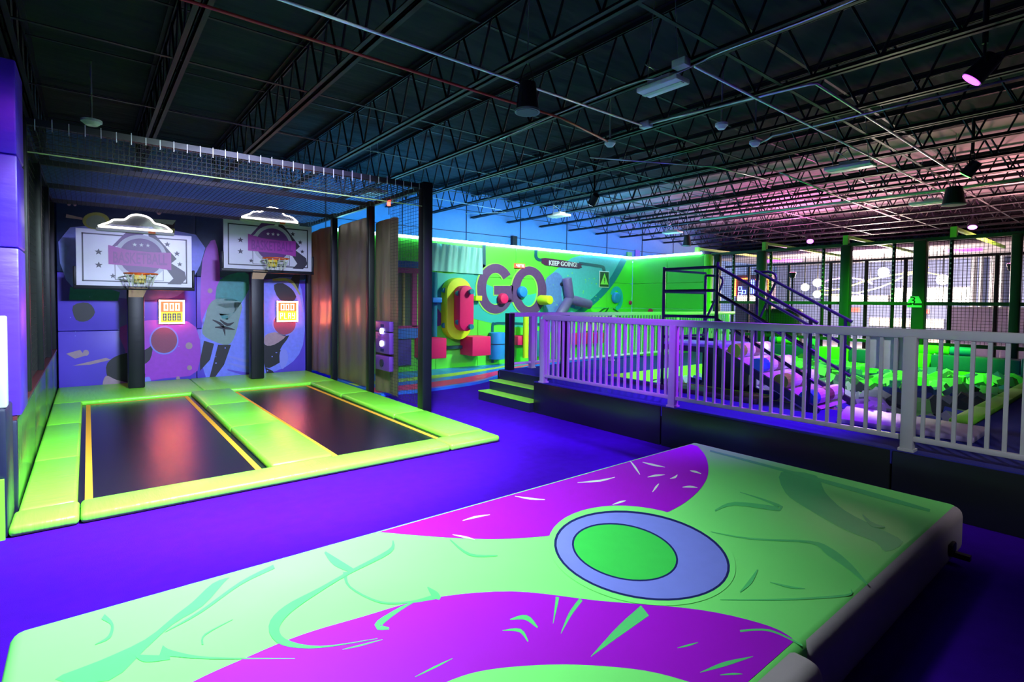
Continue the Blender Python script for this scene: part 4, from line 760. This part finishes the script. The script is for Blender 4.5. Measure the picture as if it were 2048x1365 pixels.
for y in (7.3, 6.32, 5.10, 3.72, 2.76, 1.80):
    for k in range(12): B().box(XF+.02, XF+.03, y-.012, y+.012, 1.75+k*.1, 1.78+k*.1).build('net_tie', whitem, fe)
for y in (8.34, 6.45, 4.62, 2.72):
    B().box(XF-.05, XF+.05, y-.05, y+.05, 2.97, 3.18).build('hanger_post', M('bracket_lime_lit', (.25,.75,.05), .45), fe); B().bar((XF,y,3.15), (XF+5,y,3.15), .06).build('hanger_arm', MATS['bracket_lime_lit'], fe)  # lime light on the hangers is put into their colour
sg = T('number_sign', 'pale green sign with the number three on a fence post', 'sign', (XF-.12, 3.24, 1.5)); ct = wp(1829, 604, x=XF-.13); q0 = wp(1815,615,x=XF-.13); q1 = wp(1845,592,x=XF-.13)
hw = (q0.y-q1.y)/2; B().prism([(XF-.125, ct.y+a*hw, q0.z+(q1.z-q0.z)*b) for a, b in ((-1,0),(1,0),(1,.45),(.55,.95),(-.55,.95),(-1,.45))], (-.008,0,0)).build('plate', M('sign_mint', (.30,.85,.45), .5), sg)
text_mesh('numeral', '3', mp_k, sg, (XF-.137, ct.y+.03, ct.z+.03), .2, width=.09, height=.15, rot=(math.pi/2,0,-math.pi/2), ext=.001)
for k in range(2): B().box(XF-.137, XF-.133, ct.y-.13+k*.17, ct.y+(.02 if k == 0 else .13), q0.z+.045, q0.z+.085).build('caption_mark', MATS['dark_green_pad'], sg)
# ================================================================== court and lobby beyond
fe2 = T('net_fence', 'second dark netted fence on the lobby side of the court', 'net fence', (18.7, 3, 0))
for y in (9.6, 8.2, 6.9, 5.9, 4.9, 3.85, 2.9, 1.6): B().cyl((18.7,y,0), (18.7,y,3.0), .05, 10).build('post', blackm, fe2)
for z in (3.0, 1.7): B().bar((18.7,10.5,z), (18.7,-2,z), .07).build('rail', blackm, fe2)
net_panel((18.7, -1, 1.7), (0,1,0), (0,0,1), 11, 1.3, .1, .008, fe2)
tag(B().box(13.65, 14.2, 5.85, 6.6, 0, 1.5).build('padded_cabinet', gpad, loc=(13.9,6.2,0), bevel=.03), 'dark green padded block standing behind the netted fence', 'padded block')
S(B().box(20, 26.1, -6, 12, 3.45, 3.55).build('ceiling_lobby', M('lobby_ceiling', (.5,.48,.5), .8), loc=(25,3,3.45)))
S(B().box(13.6, 26.1, -6, 12, .002, .01).build('floor_lobby', M('lobby_floor', (.30,.27,.30), .6), loc=(20,3,0)))
def glowbox(name, lab, cat, px0, px1, X, c, es, fr=.04, muls=0):
    a, b = wp(*px0, x=X), wp(*px1, x=X); t = T(name, lab, cat, (X, (a.y+b.y)/2, b.z)); ya, yb2 = min(a.y,b.y), max(a.y,b.y)
    B().box(X, X+.06, ya, yb2, b.z, a.z).build('lit_panel', M('glow_'+name+str(len(MATS)), c, .5, em=c, es=es), t)
    for r in ((ya-fr,yb2+fr,a.z,a.z+fr), (ya-fr,yb2+fr,b.z-fr,b.z), (ya-fr,ya,b.z,a.z), (yb2,yb2+fr,b.z,a.z)): B().box(X-.03, X+.07, r[0], r[1], r[2], r[3]).build('frame', whitem, t)
    if lab.startswith('low'): B().box(X, X+.5, ya, yb2, .01, b.z-fr).build('base', M('counter_base', (.35,.28,.26), .6), t)
    for k in range(muls):
        y = ya+(yb2-ya)*(k+1)/(muls+1); B().box(X-.02, X, y-.02, y+.02, b.z, a.z).build('mullion', whitem, t)
    return t
glowbox('menu_screen', 'long overexposed white lit panel above the lobby counter', 'lit panel', (1782,577), (1940,606), 26.03, (1,.9,.78), 9, .03, 4)
glowbox('menu_screen', 'smaller white lit panel left of the long lobby panel', 'lit panel', (1662,592), (1776,606), 26.03, (1,.88,.74), 5, .03, 2)
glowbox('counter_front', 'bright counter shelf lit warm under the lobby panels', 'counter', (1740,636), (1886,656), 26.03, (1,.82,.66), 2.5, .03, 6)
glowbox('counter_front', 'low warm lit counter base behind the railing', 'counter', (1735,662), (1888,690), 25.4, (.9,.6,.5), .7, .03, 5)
for px, lab in (((1711,620), 'red exit sign left of the numbered post'), ((1848,623), 'red exit sign beside the numbered post')):
    p = wp(*px, x=26.05); t = T('exit_sign', lab, 'exit sign', (26.05, p.y, p.z-.1)); B().box(26.05, 26.1, p.y-.17, p.y+.17, p.z-.1, p.z+.1).build('box', M('exit_box', (.6,.3,.28), .5, em=(1,.2,.15), es=.5), t)
    text_mesh('lettering', 'EXIT', M('exit_red', (1,.05,.03), .4, em=(1,.06,.04), es=4), t, (26.04, p.y, p.z), .16, width=.26, height=.13, rot=(math.pi/2,0,-math.pi/2), ext=.003)
for px, r, lab in (((1767,545),.19,'glowing globe lamp high over the lobby'), ((1885,560),.19,'glowing globe lamp above the long lit panel'), ((1635,566),.17,'glowing globe lamp beside the padded fence post'), ((1610,575),.16,'glowing globe lamp behind the net by the ramp rail'), ((1634,589),.15,'lowest glowing globe lamp under the ribbon lights')):
    p = wp(*px, x=21.5); t = T('globe_lamp', lab, 'lamp', (21.5, p.y, p.z), 'lobby globe lamps')
    B().sphere(p, r*.92, 16, 10).build('globe', M('globe_glow', (1,.95,.9), .5, em=(1,.9,.82), es=7), t, smooth=True); B().cyl(p+Vector((0,0,r*.9)), (p.x,p.y,3.45), .012, 6).build('cord', blackm, t)
for pts, c, r, lab in (([(1630,572),(1660,560),(1700,556),(1730,562),(1745,568)], (.6,.35,1.), .03, 'lavender ribbon light curling over the lobby'), ([(1630,583),(1680,578),(1740,560),(1790,550),(1830,543),(1858,535)], (.85,.8,.15), .022, 'yellow ribbon light sweeping up to the post'), ([(1640,590),(1700,588),(1760,575),(1822,548),(1850,545),(1885,552)], (.8,.72,.25), .022, 'yellow ribbon light arching over the lit panel'), ([(1640,575),(1690,582),(1730,592)], (.45,.4,1.), .02, 'blue violet ribbon light low in the lobby')):
    rp_ = smooth_poly([wp(u, v, x=22) for u, v in pts], 5, False); t = T('ribbon_light', lab, 'ribbon light', rp_[0], 'lobby ribbon lights')
    B().tube(rp_, r, 6).build('ribbon', M('ribbon_%d' % len(MATS), c, .4, em=c, es=1.3), t, smooth=True)
    for p in (rp_[3], rp_[-3]): B().cyl(p, (p.x, p.y, 3.45), .006, 5).build('cord', blackm, t)
for (u0, v0, u1, v1), lab in (((1532,523,1604,521), 'purple tube light under the lobby ceiling beyond the ramp'), ((1893,503,1965,499), 'purple tube light under the lobby ceiling near the corner')):
    a, b = wp(u0, v0, z=3.4), wp(u1, v1, z=3.4); tag(B().tube([a, b], .05, 8).build('tube_light', M('purple_tube', (.6,.15,1), .4, em=(.45,.06,1.), es=5), loc=a, smooth=True), lab, 'tube light')
nx = 20; a, b = wp(1471,556,x=nx), wp(1536,602,x=nx); t = T('neon_cabinet', 'arcade cabinet with red and blue neon beyond the net', 'arcade machine', (nx, (a.y+b.y)/2, 0))
B().box(nx+.05, nx+.6, b.y, a.y, 0, a.z+.1).build('body', M('cabinet_dark', (.12,.08,.12), .5), t); rn = M('neon_red', (1,.2,.05), .4, em=(1,.16,.03), es=9); bnn = M('neon_blue', (.2,.3,1), .4, em=(.15,.25,1), es=9)
w3 = (a.y-b.y); P = lambda f, g: (nx, a.y-w3*f, b.z+(a.z-b.z)*g)
B().tube([P(0,.2), P(0,.95), P(.38,.95)], .03, 6).build('red_tube', rn, t); B().tube([P(.62,.9), P(1,.9), P(1,.45)], .03, 6).build('red_tube', rn, t)
for f in (.42, .5, .57): B().tube([P(f,.3), P(f,.9)], .022, 6).build('blue_tube', bnn, t)
for f, g in ((.15,.6), (.15,.35), (.28,.45)): B().tube([P(f-.05,g), P(f+.05,g), P(f+.05,g-.15), P(f-.05,g-.15)], .02, 6, True).build('blue_tube', bnn, t)
B().box(nx-.01, nx+.04, b.y+.1, a.y-.1, b.z-.05, b.z+.2).build('screen', M('cab_screen', (1,.8,.7), .4, em=(1,.75,.6), es=4), t)
for i, (u, v) in enumerate(((1947,1),(1962,1),(1985,1),(2003,1))):
    p = wp(u, 560, x=25.6); tag(B().cyl((25.6,p.y,.01), (25.6,p.y,3.45), .07 if i % 2 else .1, 12).build('chrome_pole', galv, loc=(25.6,p.y,.01)), 'shiny vertical pole in the lobby, %s from the lit panel' % ('first','second','third','fourth')[i], 'pole', 'lobby poles')
pnl = T('lilac_partition', 'low lilac partition wall beyond the court net', 'partition', (21, 3, 0)); a, b = wp(1893,617,x=21), wp(2060,700,x=21)
for k in range(3): B().box(21, 21.08, b.y+(a.y-b.y)*k/3+.01, b.y+(a.y-b.y)*(k+1)/3-.01, 0, a.z).build('panel', M('lilac_board', (.5,.45,.62), .7), pnl)
B().box(20.98, 21.1, b.y, a.y, a.z, a.z+.06).build('cap_rail', whitem, pnl)
# light given by the lobby's globes; pink uplights added for the far ceiling
point('lobby_globes', (21.5, 6.5, 2.4), 1900, (1., .78, .68), .4)
spot('added_uplight_a', (16.2, 7.0, 2.6), (16.2, 7.0, 4), 1400, (1., .20, .60), 165, .4, .2)
spot('added_uplight_b', (15.8, 2.2, 2.6), (15.8, 2.2, 4), 1000, (1., .42, .45), 165, .4, .2)
for x_, y_, lab in ((16.2, 7.0, 'pink uplight stand added to light the court ceiling, far end'), (15.8, 2.2, 'pink uplight stand added to light the court ceiling, near end')):
    t = T('uplight', lab, 'uplight', (x_, y_, .01)); B().cyl((x_,y_,.01), (x_,y_,2.4), .025, 8).build('pole', blackm, t); B().cyl((x_,y_,.011), (x_,y_,.04), .25, 16).build('base', blackm, t); B().cyl((x_,y_,2.4), (x_,y_,2.56), .06, 14, .1).build('housing', blackm, t); B().cyl((x_,y_,2.561), (x_,y_,2.57), .09, 14).build('lens', M('uplight_lens', (1,.4,.7), .4, em=(1,.3,.6), es=3), t)
for o in D.objects:
    if '_o' in o: del o['_o']
